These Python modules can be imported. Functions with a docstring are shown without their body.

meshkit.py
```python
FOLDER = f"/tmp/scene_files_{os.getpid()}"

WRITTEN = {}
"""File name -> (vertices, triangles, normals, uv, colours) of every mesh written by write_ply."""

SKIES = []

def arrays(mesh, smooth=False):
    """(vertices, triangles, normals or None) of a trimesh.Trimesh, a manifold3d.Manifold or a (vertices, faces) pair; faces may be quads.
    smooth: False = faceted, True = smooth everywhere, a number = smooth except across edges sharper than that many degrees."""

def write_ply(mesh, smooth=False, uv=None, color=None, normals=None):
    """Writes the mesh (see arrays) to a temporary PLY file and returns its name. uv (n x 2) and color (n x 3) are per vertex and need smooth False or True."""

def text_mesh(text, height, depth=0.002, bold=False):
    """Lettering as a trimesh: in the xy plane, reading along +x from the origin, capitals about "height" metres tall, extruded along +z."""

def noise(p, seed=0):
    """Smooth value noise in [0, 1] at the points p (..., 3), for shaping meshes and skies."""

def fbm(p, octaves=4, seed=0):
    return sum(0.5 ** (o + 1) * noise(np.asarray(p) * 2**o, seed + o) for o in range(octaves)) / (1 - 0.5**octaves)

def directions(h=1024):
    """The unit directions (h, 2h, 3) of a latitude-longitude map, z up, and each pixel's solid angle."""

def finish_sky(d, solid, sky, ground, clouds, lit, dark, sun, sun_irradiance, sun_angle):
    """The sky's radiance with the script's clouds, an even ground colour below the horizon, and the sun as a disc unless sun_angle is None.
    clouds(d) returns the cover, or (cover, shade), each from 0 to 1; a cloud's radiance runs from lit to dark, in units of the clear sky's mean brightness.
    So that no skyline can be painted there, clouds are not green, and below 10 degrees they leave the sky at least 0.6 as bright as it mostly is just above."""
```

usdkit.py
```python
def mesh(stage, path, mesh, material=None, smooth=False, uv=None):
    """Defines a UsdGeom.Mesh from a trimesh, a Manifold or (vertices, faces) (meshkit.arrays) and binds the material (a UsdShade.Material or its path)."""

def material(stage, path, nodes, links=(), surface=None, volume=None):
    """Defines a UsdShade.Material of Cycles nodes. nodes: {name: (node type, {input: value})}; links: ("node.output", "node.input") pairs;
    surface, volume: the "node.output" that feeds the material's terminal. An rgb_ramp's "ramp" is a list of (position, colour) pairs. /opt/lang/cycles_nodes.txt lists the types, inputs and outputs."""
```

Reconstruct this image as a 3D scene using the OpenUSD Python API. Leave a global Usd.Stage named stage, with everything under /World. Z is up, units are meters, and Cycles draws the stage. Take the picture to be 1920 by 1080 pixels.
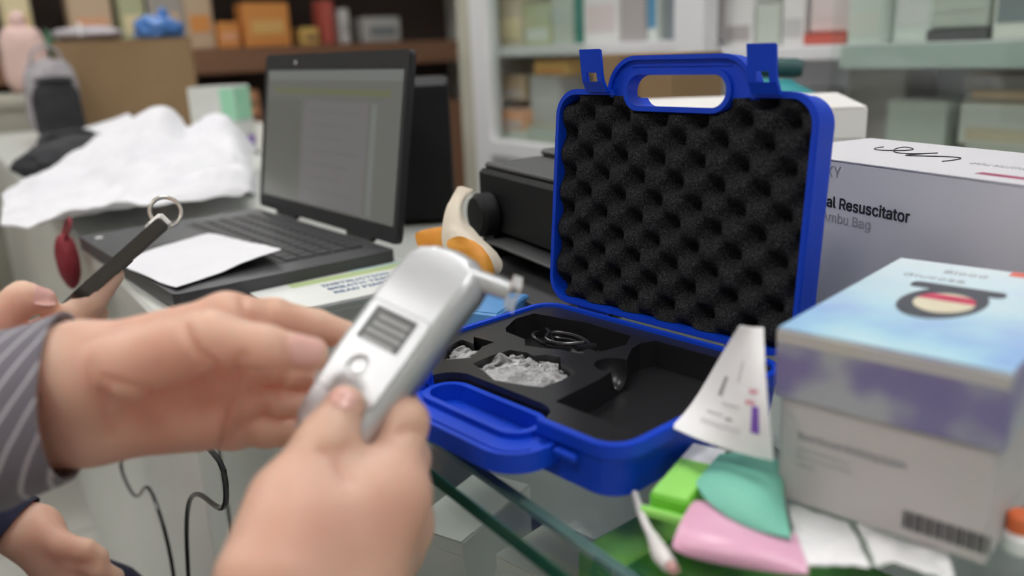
import math, random
import numpy as np, trimesh, usdkit, meshkit
import manifold3d as m3
from shapely.geometry import Polygon, box as sbox, Point, LineString
from shapely import affinity
from pxr import Usd, UsdGeom, Gf, Sdf, UsdLux

stage = Usd.Stage.CreateInMemory()
UsdGeom.SetStageUpAxis(stage, 'Z'); UsdGeom.SetStageMetersPerUnit(stage, 1.0)
UsdGeom.Xform.Define(stage, '/World'); UsdGeom.Scope.Define(stage, '/World/Looks')
rng = random.Random(7)

CAMROWS = [0.562665, 0.825597, -0.042393, 0, -0.204023, 0.188375, 0.960671, 0, 0.801114, -0.531887, 0.274433, 0, 0.386312, -0.19416, 1.123788, 1]
# ---------------------------------------------------------------- camera, light, exposure
cam = UsdGeom.Camera.Define(stage, '/World/camera')
cam.AddTransformOp().Set(Gf.Matrix4d(*CAMROWS))
cam.CreateHorizontalApertureAttr(36.0); cam.CreateVerticalApertureAttr(20.25)
cam.CreateFocalLengthAttr(29.936); cam.CreateFStopAttr(3.6); cam.CreateFocusDistanceAttr(0.62)
cam.CreateClippingRangeAttr((0.02, 100)); cam.CreateExposureAttr(0.42)
LAMP_POWER = 11.0            # radiance of the ceiling panels' diffusers
LAMPS = [(-0.9, 0.55), (0.75, 0.55), (-0.9, -1.3), (0.75, -1.3), (-3.0, 0.55), (-3.0, -1.3), (-4.9, 1.4)]

# ---------------------------------------------------------------- helpers
CT = 0.90                    # height of the glass counter top
used, mats, frames = {}, {}, {}
def numbered(parent, name):
    k = (parent, name); n = used.get(k, 0); used[k] = n + 1
    return f'{parent}/{name}' if n == 0 else f'{parent}/{name}_{n:03d}'
def tag(prim, label=None, cat=None, group=None, kind=None):
    for k, v in (('label', label), ('category', cat), ('group', group), ('kind', kind)):
        if v: prim.SetCustomDataByKey(k, v)
def thing(name, label, cat, loc=(0, 0, 0), rz=0.0, group=None, kind=None, scale=1.0):
    p = numbered('/World', name)
    x = UsdGeom.Xform.Define(stage, p); x.AddTranslateOp().Set(Gf.Vec3d(*map(float, loc)))
    if rz: x.AddRotateZOp().Set(float(rz))
    if scale != 1: x.AddScaleOp().Set(Gf.Vec3f(scale, scale, scale))
    M = trimesh.transformations.rotation_matrix(math.radians(rz), [0, 0, 1]); M[:3, :3] *= scale; M[:3, 3] = loc
    frames[p] = M
    tag(x.GetPrim(), label, cat, group, kind)
    return p
def arr(mesh):
    if hasattr(mesh, 'to_mesh'):
        q = mesh.to_mesh(); return np.array(q.vert_properties[:, :3], float), np.array(q.tri_verts)
    if isinstance(mesh, (tuple, list)):
        v, f = np.asarray(mesh[0], float), np.asarray(mesh[1], int)
        if f.shape[1] == 4: f = np.vstack([f[:, [0, 1, 2]], f[:, [0, 2, 3]]])
        return v, f
    return np.array(mesh.vertices, float), np.array(mesh.faces)
def part(parent, name, mesh, mat, label=None, world=False, smooth=30, kind=None):
    """One Mesh prim under a thing (or a part); world=True: the points are world points."""
    v, f = arr(mesh)
    if world:
        top = '/'.join(parent.split('/')[:3])
        v = trimesh.transform_points(v, np.linalg.inv(frames[top]))
    p = numbered(parent, name)
    m = usdkit.mesh(stage, p, (v, f), mats[mat], smooth=smooth)
    tag(m.GetPrim(), label, kind=kind)
    return p
def solid(name, mesh, mat, label=None, cat=None, group=None, kind=None, smooth=30):
    """A thing (or a piece of the setting) that is a single mesh of world points."""
    p = numbered('/World', name)
    m = usdkit.mesh(stage, p, arr(mesh), mats[mat], smooth=smooth)
    frames[p] = np.eye(4)
    tag(m.GetPrim(), label, cat, group, kind)
    return p
def cat_(*ms):
    vs, fs, n = [], [], 0
    for m in ms:
        v, f = arr(m); vs.append(v); fs.append(f + n); n += len(v)
    return np.vstack(vs), np.vstack(fs)
def xf(mesh, M):
    v, f = arr(mesh); return trimesh.transform_points(v, M), f
def mv(mesh, x=0, y=0, z=0, rz=0):
    M = trimesh.transformations.rotation_matrix(math.radians(rz), [0, 0, 1]); M[:3, 3] = (x, y, z)
    return xf(mesh, M)
def bx(x0, x1, y0, y1, z0, z1, b=0.0):
    """Box with chamfered edges."""
    b = min(b, 0.45 * min(x1 - x0, y1 - y0, z1 - z0))
    if b <= 0:
        return arr(trimesh.creation.box(bounds=[(x0, y0, z0), (x1, y1, z1)]))
    P = []
    for x, sx in ((x0, 1), (x1, -1)):
        for y, sy in ((y0, 1), (y1, -1)):
            for z, sz in ((z0, 1), (z1, -1)):
                P += [(x, y + sy * b, z + sz * b), (x + sx * b, y, z + sz * b), (x + sx * b, y + sy * b, z)]
    return arr(trimesh.convex.convex_hull(np.array(P)))
def cs(poly):
    out = []
    for g in getattr(poly, 'geoms', [poly]):
        out.append(np.array(g.exterior.coords[:-1])); out += [np.array(h.coords[:-1]) for h in g.interiors]
    return m3.CrossSection(out, m3.FillRule.EvenOdd)
def ext(poly, z0, z1):
    return cs(poly).extrude(z1 - z0).translate((0, 0, z0))
def extr(poly, z0, z1, c=.0009):
    """An extrusion whose upper rim is eased."""
    return ext(poly, z0, z1 - c) + ext(poly.buffer(-.12 * c), z0, z1 - .62 * c) + ext(poly.buffer(-.38 * c), z0, z1 - .28 * c) + ext(poly.buffer(-c), z0, z1)
def rrect(x0, x1, y0, y1, r, q=8):
    return sbox(x0 + r, y0 + r, x1 - r, y1 - r).buffer(r, quad_segs=q)
def man(mesh):
    v, f = arr(mesh); return m3.Manifold(m3.Mesh(np.asarray(v, np.float32), np.asarray(f, np.uint32)))
def lathe(profile, n=32):
    return arr(trimesh.creation.revolve(np.array(profile, float), sections=n))
def spline(P, n):
    from scipy.interpolate import CubicSpline
    P = np.array(P, float); t = np.r_[0, np.cumsum(np.linalg.norm(np.diff(P, axis=0), axis=1))]
    return CubicSpline(t, P)(np.linspace(0, t[-1], n))
def tube(P, r, n=10, flat=None):
    """Tube round a polyline; r: one radius or one per point; closed ends."""
    P = np.array(P, float); m = len(P); r = np.broadcast_to(r, m)
    T = np.gradient(P, axis=0); T /= np.linalg.norm(T, axis=1, keepdims=True)
    a = np.cross(T[0], [0.31, 0.2, 0.93]); a /= np.linalg.norm(a); vs = []
    for i in range(m):
        a = a - T[i] * (a @ T[i]); a /= np.linalg.norm(a); b = np.cross(T[i], a)
        th = np.linspace(0, 2 * np.pi, n, endpoint=False)
        vs.append(P[i] + r[i] * (np.cos(th)[:, None] * a + np.sin(th)[:, None] * b))
    V = np.vstack(vs + [P[:1], P[-1:]]); F = []
    for i in range(m - 1):
        for j in range(n):
            k = (j + 1) % n; A, B, C, D = i * n + j, i * n + k, (i + 1) * n + k, (i + 1) * n + j
            F += [(A, B, C), (A, C, D)]
    for j in range(n):
        k = (j + 1) % n; F += [(m * n, k, j), (m * n + 1, (m - 1) * n + j, (m - 1) * n + k)]
    return V, np.array(F)
def slab(top, thick, down=None):
    """Closed thin sheet from a grid of points top (nu, nv, 3)."""
    nu, nv, _ = top.shape
    du, dv = np.gradient(top, axis=0), np.gradient(top, axis=1)
    N = np.cross(du, dv); N /= np.linalg.norm(N, axis=2, keepdims=True) + 1e-12
    low = top - N * thick if down is None else top + np.array(down) * thick
    V = np.vstack([top.reshape(-1, 3), low.reshape(-1, 3)]); o = nu * nv; F = []
    I = lambda i, j: i * nv + j
    for i in range(nu - 1):
        for j in range(nv - 1):
            a, b, c, d = I(i, j), I(i + 1, j), I(i + 1, j + 1), I(i, j + 1)
            F += [(a, b, c), (a, c, d), (o + a, o + c, o + b), (o + a, o + d, o + c)]
    ring = [I(i, 0) for i in range(nu)] + [I(nu - 1, j) for j in range(1, nv)] + [I(i, nv - 1) for i in range(nu - 2, -1, -1)] + [I(0, j) for j in range(nv - 2, 0, -1)]
    for a, b in zip(ring, ring[1:] + ring[:1]):
        F += [(a, o + a, o + b), (a, o + b, b)]
    return V, np.array(F)
def patch(ctrl, nu, nv, k=3):
    """Smooth surface through a grid of control points."""
    from scipy.interpolate import RectBivariateSpline
    C = np.array(ctrl, float); u, v = np.linspace(0, 1, C.shape[0]), np.linspace(0, 1, C.shape[1])
    kx, ky = min(k, C.shape[0] - 1), min(k, C.shape[1] - 1)
    return np.stack([RectBivariateSpline(u, v, C[:, :, i], kx=kx, ky=ky)(np.linspace(0, 1, nu), np.linspace(0, 1, nv)) for i in range(3)], 2)
def quad(a, b, c, d, nu, nv):
    """Bilinear grid: a-b along u, a-d along v."""
    a, b, c, d = (np.array(p, float) for p in (a, b, c, d))
    u, v = np.linspace(0, 1, nu)[:, None, None], np.linspace(0, 1, nv)[None, :, None]
    return a * (1 - u) * (1 - v) + b * u * (1 - v) + c * u * v + d * (1 - u) * v
def crumple(P, scale, amp, seed=0, oct=4, ridged=True):
    n = meshkit.fbm(P * scale + seed * 17.3, oct, seed)
    h = (np.abs(n - 0.5) * 2 if ridged else n - 0.5) * amp
    out = P.copy(); out[..., 2] += h; return out
def lump(c, r, scale=6, amp=0.25, seed=0, rz=0, sub=4, flat=None, sq=1.0):
    """Soft irregular body: an ellipsoid pushed about by noise; flat: nothing below this height."""
    s = trimesh.creation.icosphere(sub); v = np.array(s.vertices)
    if sq != 1.0: v = np.sign(v) * np.abs(v) ** sq; 
    v = v * (1 + amp * (meshkit.fbm(v * scale / 3 + seed * 9.1, 4, seed) - 0.5))[:, None] * np.array(r)
    M = trimesh.transformations.rotation_matrix(math.radians(rz), [0, 0, 1])[:3, :3]
    v = v @ M.T + np.array(c)
    if flat is not None: v[:, 2] = np.maximum(v[:, 2], flat)
    return v, np.array(s.faces)
def lettering(parent, name, text, height, o, xd, yd, mat, depth=0.0002, bold=False, squash=1.0, world=False, label=None):
    m = meshkit.text_mesh(text, height, depth, bold); v = np.array(m.vertices)
    xd, yd = np.array(xd, float), np.array(yd, float); xd /= np.linalg.norm(xd); yd /= np.linalg.norm(yd); n = np.cross(xd, yd)
    v = np.array(o) + v[:, :1] * squash * xd + v[:, 1:2] * yd + v[:, 2:] * n
    return part(parent, name, (v, np.array(m.faces)), mat, label, world, smooth=False)

# ---------------------------------------------------------------- materials
L = '/World/Looks/'
def pm(name, c, rough=0.5, **kw):
    mats[name] = usdkit.material(stage, L + name, {'p': ('principled_bsdf', {'base_color': c, 'roughness': rough, **kw})}, surface='p.BSDF')
def pn(name, c1, c2, scale=8, rough=0.5, bump=0.0, detail=4, bscale=None, pos=(0.35, 0.65), coord='object', **kw):
    nodes = {'t': ('texture_coordinate', {}), 'n': ('noise_texture', {'scale': scale, 'detail': detail}), 'r': ('rgb_ramp', {'ramp': [(0, c1), (pos[0], c1), (pos[1], c2), (1, c2)]}),
             'p': ('principled_bsdf', {'roughness': rough, **kw})}
    links = [(f't.{coord}', 'n.vector'), ('n.fac', 'r.fac'), ('r.color', 'p.base_color')]
    if bump:
        nodes |= {'m': ('noise_texture', {'scale': bscale or scale * 4, 'detail': 3}), 'b': ('bump', {'strength': bump, 'distance': 0.002})}
        links += [(f't.{coord}', 'm.vector'), ('m.fac', 'b.height'), ('b.normal', 'p.normal')]
    mats[name] = usdkit.material(stage, L + name, nodes, links, surface='p.BSDF')
def emit(name, c, s):
    mats[name] = usdkit.material(stage, L + name, {'e': ('emission', {'color': c, 'strength': s})}, surface='e.emission')
def pane(name, tint, rough=0.0):
    """Window glass: clear, with the mirror growing towards grazing angles alike from both sides."""
    mats[name] = usdkit.material(stage, L + name, {'t': ('transparent_bsdf', {'color': tint}), 'g': ('glossy_bsdf', {'roughness': rough, 'color': (1, 1, 1)}), 'l': ('layer_weight', {'blend': .5}), 'e': ('math', {'math_type': 'power', 'value2': 5.0}), 'f': ('math', {'math_type': 'multiply_add', 'value2': .93, 'value3': .03}), 'm': ('mix_closure', {})},
        [('l.facing', 'e.value1'), ('e.value', 'f.value1'), ('f.value', 'm.fac'), ('t.BSDF', 'm.closure1'), ('g.BSDF', 'm.closure2')], surface='m.closure')
pm('white_paint', (.74, .74, .75), .6); pn('wall_paint', (.66, .66, .62), (.70, .70, .67), 3, .8)
pn('ceiling_tile', (.78, .78, .77), (.83, .83, .82), 5, .9)
mats['floor_tile'] = usdkit.material(stage, L + 'floor_tile', {'t': ('texture_coordinate', {}), 'b': ('brick_texture', {'offset': 0.0, 'scale': 1.0, 'brick_width': .6, 'row_height': .6, 'mortar_size': .004, 'color1': (.60, .59, .55), 'color2': (.66, .65, .61), 'mortar': (.35, .34, .32)}),
    'p': ('principled_bsdf', {'roughness': .25})}, [('t.object', 'b.vector'), ('b.color', 'p.base_color')], surface='p.BSDF')
emit('lamp_glow', (1.0, .985, .96), LAMP_POWER)
pm('white_metal', (.80, .80, .83), .35); pm('grey_metal', (.33, .33, .35), .45); pm('aluminium', (.75, .75, .76), .35, metallic=1.0)
pane('counter_glass', (.955, .975, .965)); pane('cabinet_glass', (.93, .955, .94)); pm('shelf_glass_edge', (.50, .60, .57), .3)
pm('glass_edge', (.015, .085, .055), .15, coat_weight=.5); pm('pale_glass_edge', (.12, .20, .17), .2)
pn('beige_curtain', (.48, .47, .38), (.56, .55, .46), 4, .8)

# ---------------------------------------------------------------- the room
solid('floor', bx(-6.1, 1.9, -2.7, 3.0, -.1, 0), 'floor_tile', kind='structure', smooth=False)
solid('ceiling', bx(-6.1, 1.9, -2.7, 3.0, 2.9, 3.0), 'ceiling_tile', kind='structure', smooth=False)
solid('wall_left', bx(-6.1, -6.0, -2.7, 3.0, 0, 2.9), 'wall_paint', kind='structure', smooth=False)
solid('wall_right', bx(1.8, 1.9, -2.7, 3.0, 0, 2.9), 'wall_paint', kind='structure', smooth=False)
solid('wall_front', bx(-6.0, 1.8, -2.7, -2.6, 0, 2.9), 'wall_paint', kind='structure', smooth=False)
solid('wall_back', bx(-6.0, 1.8, 2.9, 3.0, 0, 2.9), 'wall_paint', kind='structure', smooth=False)
solid('wall_partition', bx(-2.10, 1.8, 1.70, 1.78, 0, 2.9), 'wall_paint', kind='structure', smooth=False)
for i, (x, y) in enumerate(LAMPS):
    t = thing('ceiling_light', 'square white LED ceiling panel ' + ['over the desk with the laptop', 'over the right end of the glass counter', 'behind the seated person in navy', 'behind the camera', 'over the cardboard box', 'over the side cabinet', 'over the far brown shelving'][i], 'lamp', (x, y, 2.9), group='ceiling panels')
    part(t, 'frame', man(bx(-.32, .32, -.32, .32, -.035, 0, .004)) - man(bx(-.29, .29, -.29, .29, -.05, -.012)), 'white_metal')
    part(t, 'diffuser', bx(-.289, .289, -.289, .289, -.024, -.013), 'lamp_glow', smooth=False)

# ---------------------------------------------------------------- the glass counter under the case
t = thing('display_counter', 'glass display counter with dark green glass edge and overhanging top', 'counter', (.35, .375, 0))
W_ = True
part(t, 'glass_top', bx(-.40, 1.30, .0012, .75, CT - .008, CT), 'counter_glass', 'thick clear glass top', W_, False)
part(t, 'glass_edge', bx(-.40, 1.30, 0, .001, CT - .008, CT), 'glass_edge', 'dark green edge of the glass top', W_, False)
part(t, 'front_pane', bx(-.395, 1.29, .027, .032, .10, CT - .0082), 'counter_glass', 'upright glass front of the counter', W_, False)
part(t, 'pane_edge', bx(-.395, 1.29, .0265, .0325, CT - .0115, CT - .0081), 'pale_glass_edge', 'pale green upper edge of the front pane', W_, False)
part(t, 'plinth', bx(-.39, 1.29, .04, .73, .0, .10, .004), 'white_metal', None, W_)
part(t, 'back_panel', bx(-.39, 1.29, .72, .735, .10, CT - .009, .002), 'white_metal', None, W_)
for x in (-.39, .45, 1.27):
    part(t, 'post', bx(x, x + .016, .033, .049, .10, CT - .009, .002), 'aluminium', None, W_)
part(t, 'glass_shelf', bx(-.37, 1.27, .052, .715, .700, .706), 'counter_glass', 'glass shelf inside the counter', W_, False)
part(t, 'shelf_edge', bx(-.37, 1.27, .0505, .0515, .700, .706), 'glass_edge', None, W_, False)
part(t, 'lower_shelf', bx(-.372, 1.268, .052, .715, .40, .416, .002), 'white_metal', None, W_)
pn('white_carton', (.70, .71, .68), (.76, .77, .74), 12, .55)
pn('pale_carton', (.60, .62, .60), (.68, .70, .67), 12, .55)
def carton(name, label, mat, x0, x1, y0, y1, z0, z1, group=None, lid=True, rz=0, cat='box'):
    cx, cy = (x0 + x1) / 2, (y0 + y1) / 2
    t = thing(name, label, cat, (cx, cy, z0), rz, group)
    w, d, h = (x1 - x0) / 2, (y1 - y0) / 2, z1 - z0
    part(t, 'carton_body', bx(-w, w, -d, d, 0, h, .0015), mat)
    if lid:
        part(t, 'top_flap', bx(-w + .0015, w - .0015, -d - .0006, -d + .3 * d, h, h + .0008), mat)
        part(t, 'front_crease', bx(-w, w, -d - .0007, -d + .0005, h - .018, h - .012), mat)
    return t
carton('white_box', 'white carton inside the glass counter, left of the gap below the case', 'white_carton', -.182, -.127, .065, .165, .7062, .765, rz=24)
carton('white_box', 'white carton inside the glass counter, right of the gap below the case', 'white_carton', -.068, .050, .090, .150, .7062, .782, rz=13)
carton('white_box', 'pale carton at the back of the glass counter shelf under the case', 'pale_carton', -.16, .06, .36, .50, .7062, .78, rz=-8)

# ---------------------------------------------------------------- the desk that carries the laptop
pn('desk_white', (.62, .64, .60), (.68, .69, .66), 2.2, .35)
t = thing('sales_desk', 'long pale grey-white shop desk under the laptop and papers', 'desk', (-1.9, .37, 0))
part(t, 'desk_top', bx(-1.60, -.405, -.055, .47, CT - .03, CT, .004), 'desk_white', None, W_); part(t, 'desk_top', bx(-3.12, -1.601, -.055, .78, CT - .03, CT, .004), 'desk_white', None, W_); part(t, 'desk_return', bx(-.76, -.405, .471, .80, CT - .03, CT, .004), 'desk_white', None, W_)
part(t, 'front_panel', bx(-3.10, -.425, -.035, -.015, .0, CT - .031, .002), 'desk_white', 'pale panel closing the front of the desk', W_)
part(t, 'side_panel', bx(-3.10, -3.08, -.012, .76, .0, CT - .031, .002), 'desk_white', None, W_)
part(t, 'side_panel', bx(-1.62, -1.603, .02, .76, .0, CT - .031, .002), 'desk_white', None, W_)
part(t, 'side_panel', bx(-.445, -.425, -.012, .78, .0, CT - .031, .002), 'desk_white', None, W_)

# ---------------------------------------------------------------- white display cabinet behind the counter
CB = 1.30
t = thing('display_cabinet', 'white metal display cabinet with glass doors behind the counter', 'cabinet', (-.35, 1.48, 0))
C0, C1 = -2.045, 1.35
def cp(name, *a, m='white_metal', lab=None, b=.003): return part(t, name, bx(*a, b), m, lab, True)
cp('frame_post', C0, -1.952, CB, CB + .05, 0, 2.2); cp('frame_post', -1.13, -1.036, CB, CB + .05, .835, 2.2); cp('frame_post', .35, .44, CB, CB + .05, .835, 2.2); cp('frame_post', 1.26, C1, CB, CB + .05, 0, 2.2)
cp('bottom_rail', -1.951, 1.259, CB - .004, CB + .05, .783, .834); cp('top_rail', C0, C1, CB, CB + .05, 2.201, 2.28)
cp('side_panel', C0, C0 + .015, CB + .051, 1.69, 0, 2.2); cp('side_panel', C1 - .015, C1, CB + .051, 1.69, 0, 2.2)
cp('back_panel', C0 + .016, C1 - .016, 1.675, 1.69, 0, 2.2); cp('roof_panel', C0, C1, CB + .051, 1.69, 2.2, 2.28)
cp('cabinet_floor', C0 + .016, C1 - .016, CB + .051, 1.674, .78, .80)
cp('shelf', C0 + .016, -1.10, CB + .055, 1.674, 1.088, 1.118); cp('shelf', -1.068, C1 - .016, CB + .055, 1.674, 1.066, 1.096)
cp('upper_shelf', C0 + .016, C1 - .016, CB + .055, 1.674, 1.50, 1.53)
cp('lower_door', -1.93, -1.14, CB - .002, CB + .016, .05, .78, m='grey_metal', lab='grey lower door'); cp('lower_door', -1.135, -.345, CB - .002, CB + .016, .05, .78, m='grey_metal', lab='grey lower door')
cp('lower_door', -.34, .45, CB - .002, CB + .016, .05, .78, m='grey_metal', lab='grey lower door'); cp('lower_door', .455, 1.25, CB - .002, CB + .016, .05, .78, m='grey_metal', lab='grey lower door')
part(t, 'glass_door', bx(-1.95, -1.495, CB + .02, CB + .025, .836, 2.2), 'cabinet_glass', 'sliding glass pane', True, False)
part(t, 'glass_door', bx(-.71, .349, CB + .02, CB + .025, .836, 2.2), 'cabinet_glass', 'sliding glass pane', True, False)
part(t, 'glass_shelf_edge', bx(-.71, .349, CB + .0515, CB + .0545, 1.05, 1.094), 'shelf_glass_edge', None, True, False)
pal = dict(beige=(.70, .62, .46), yellowgreen=(.56, .58, .36), greygreen=(.55, .60, .54), teal=(.05, .26, .22), white=(.76, .76, .75), mauve=(.44, .41, .41), blue=(.10, .30, .50), dark=(.10, .10, .11), orange=(.85, .36, .10), amber=(.90, .56, .20), peach=(.92, .48, .28), brown=(.30, .18, .10), grey=(.56, .56, .56), pinkwhite=(.72, .63, .63), red=(.60, .13, .10), palegreen=(.70, .76, .71), green=(.35, .55, .12), pale=(.74, .76, .70), olive=(.42, .34, .17), cream=(.92, .80, .50), pink=(.74, .48, .44), taupe=(.46, .43, .40), slate=(.22, .26, .28), rose=(.60, .33, .31), gold=(.84, .58, .18), tan=(.70, .52, .36))
for k, c in pal.items(): pm('carton_' + k, c, .5)
def goods(label, col, x0, x1, z0, z1, y=1.40, d=.12, band=None, name='medicine_box', group=None, cat='box'):
    """A carton on a shelf: body, a printed label on its front, a tuck flap."""
    x0, x1 = max(min(x0, x1), -2.022), max(x0, x1)
    if x1 < -1.06: x1 = min(x1, -1.102)
    elif x0 < -1.066: x0 = -1.066
    if x1 < -1.09 and z0 == 1.0962: z0 = 1.1182
    t = thing(name, label, cat, ((x0 + x1) / 2, y + d / 2, z0), 0, group)
    w, h = (x1 - x0) / 2, z1 - z0
    part(t, 'carton_body', bx(-w, w, -d / 2, d / 2, 0, h, .003), 'carton_' + col)
    part(t, 'printed_label', bx(-w * .8, w * .8, -d / 2 - .0012, -d / 2 - .0002, h * .12, h * .42), 'carton_' + (band or col), None)
    part(t, 'top_flap', bx(-w * .92, w * .92, -d / 2 - .001, -d / 2 + .03, h, h + .001), 'carton_' + (band or col))
    return t
S1, S2, S0 = 1.1182, 1.0962, .8002
X = lambda p: p[0]
goods('beige carton on the upper left cabinet shelf, tallest beside the frame', 'beige', X((-2.0666, 1.4000, 1.1837)), X((-1.8955, 1.4000, 1.1768)), S1, 1.33, band='cream')
goods('yellow-green carton on the upper left cabinet shelf', 'yellowgreen', X((-1.8839, 1.4000, 1.1763)), X((-1.7455, 1.4000, 1.1708)), S1, 1.24, band='palegreen')
goods('grey-green carton on the cabinet shelf next to the yellow-green one', 'greygreen', X((-1.7375, 1.4000, 1.1705)), X((-1.6377, 1.4000, 1.1665)), S1, 1.36)
goods('narrow dark teal carton on the cabinet shelf beside the glass pane edge', 'teal', X((-1.6303, 1.4000, 1.1662)), X((-1.5985, 1.4000, 1.1649)), S1, 1.34)
goods('white carton in the middle of the left cabinet shelf above the case latch', 'white', X((-1.5889, 1.4000, 1.1645)), X((-1.4381, 1.4000, 1.1585)), S1, 1.36, band='pinkwhite')
goods('mauve-grey carton on the cabinet shelf left of the white post', 'mauve', X((-1.4295, 1.4000, 1.1581)), X((-1.3335, 1.4000, 1.1543)), S1, 1.34)
goods('pale green carton with blue edge on the cabinet shelf near the white post', 'palegreen', X((-1.3274, 1.4000, 1.1541)), X((-1.2897, 1.4000, 1.1526)), S1, 1.38, band='blue')
goods('dark grey carton standing against the white cabinet post', 'slate', X((-1.2839, 1.4000, 1.1523)), X((-1.2323, 1.4000, 1.1502)), S1, 1.30, y=1.42)
goods('long pinkish-beige carton in the lower left of the cabinet', 'tan', X((-2.0951, 1.4000, 1.0130)), X((-1.8948, 1.4000, 1.0146)), S0 + .1504, 1.03, band='pinkwhite')
goods('olive brown carton at the bottom left of the cabinet', 'olive', X((-2.1675, 1.4500, 0.9189)), X((-1.9938, 1.4500, 0.9246)), S0, S0 + .148, y=1.46)
goods('amber carton lying on a grey carton in the cabinet', 'amber', X((-1.8395, 1.4000, 1.0635)), X((-1.6669, 1.4000, 1.0623)), S0 + .2305, 1.075, band='orange')
goods('grey carton under the amber carton in the cabinet', 'grey', X((-1.8638, 1.4000, 0.9491)), X((-1.7079, 1.4000, 0.9534)), S0 + .0805, S0 + .229)
goods('peach-orange carton low in the left cabinet', 'peach', X((-1.9867, 1.3800, 0.9041)), X((-1.8557, 1.3800, 0.9094)), S0 + .0605, S0 + .125, y=1.37, d=.08, band='pinkwhite')
goods('pale flat carton under the peach carton in the cabinet', 'pale', X((-2.0184, 1.3700, 0.8425)), X((-1.8423, 1.3700, 0.8527)), S0, S0 + .059, y=1.365, d=.09)
goods('pale green-grey carton at the bottom of the cabinet beside the case lid', 'greygreen', X((-1.8335, 1.3700, 0.8532)), X((-1.6674, 1.3700, 0.8628)), S0, S0 + .079, y=1.365, d=.12, band='beige')
goods('dark grey carton standing behind the left latch in the cabinet', 'taupe', X((-1.7226, 1.4500, 1.0132)), X((-1.4522, 1.4500, 1.0154)), S0, 1.06, y=1.53)
goods('white carton on the shelf right of the cabinet post', 'white', X((-1.0767, 1.4000, 1.1440)), X((-0.9775, 1.4000, 1.1400)), S2, 1.21, band='mauve')
goods('mauve carton behind the white one right of the cabinet post', 'mauve', X((-1.2154, 1.5000, 1.1472)), X((-1.0828, 1.5000, 1.1419)), S2, 1.36, y=1.53)
goods('rose-brown carton on the shelf above the right latch', 'rose', X((-1.0598, 1.5000, 1.1409)), X((-0.9776, 1.5000, 1.1376)), S2, 1.34, y=1.53, band='mauve')
goods('grey-green carton in front of the rose-brown one', 'greygreen', X((-0.9713, 1.4000, 1.1398)), X((-0.9029, 1.4000, 1.1371)), S2, 1.19)
goods('white carton next to the pinkish one with red foot', 'white', X((-0.8971, 1.4000, 1.1368)), X((-0.8382, 1.4000, 1.1345)), S2, 1.23, band='grey')
goods('pinkish white carton with red foot on the right shelf', 'pinkwhite', X((-0.8246, 1.4000, 1.1339)), X((-0.7286, 1.4000, 1.1301)), S2 + .0255, 1.36)
goods('flat red carton under the pinkish white one', 'red', X((-0.8251, 1.3950, 1.1166)), X((-0.7239, 1.3950, 1.1133)), S2, S2 + .024, y=1.38, d=.13)
goods('narrow green carton on the right shelf', 'green', X((-0.7471, 1.4500, 1.1296)), X((-0.7209, 1.4500, 1.1286)), S2, 1.36, y=1.53)
goods('wide pale green carton on the right shelf, left one', 'palegreen', X((-0.7118, 1.3900, 1.1296)), X((-0.6363, 1.3900, 1.1266)), S2, 1.24, y=1.37, d=.08, band='pale')
goods('tall pale green carton on the right shelf, middle one', 'palegreen', X((-0.6317, 1.3900, 1.1264)), X((-0.5510, 1.3900, 1.1232)), S2, 1.36, band='white')
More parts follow.
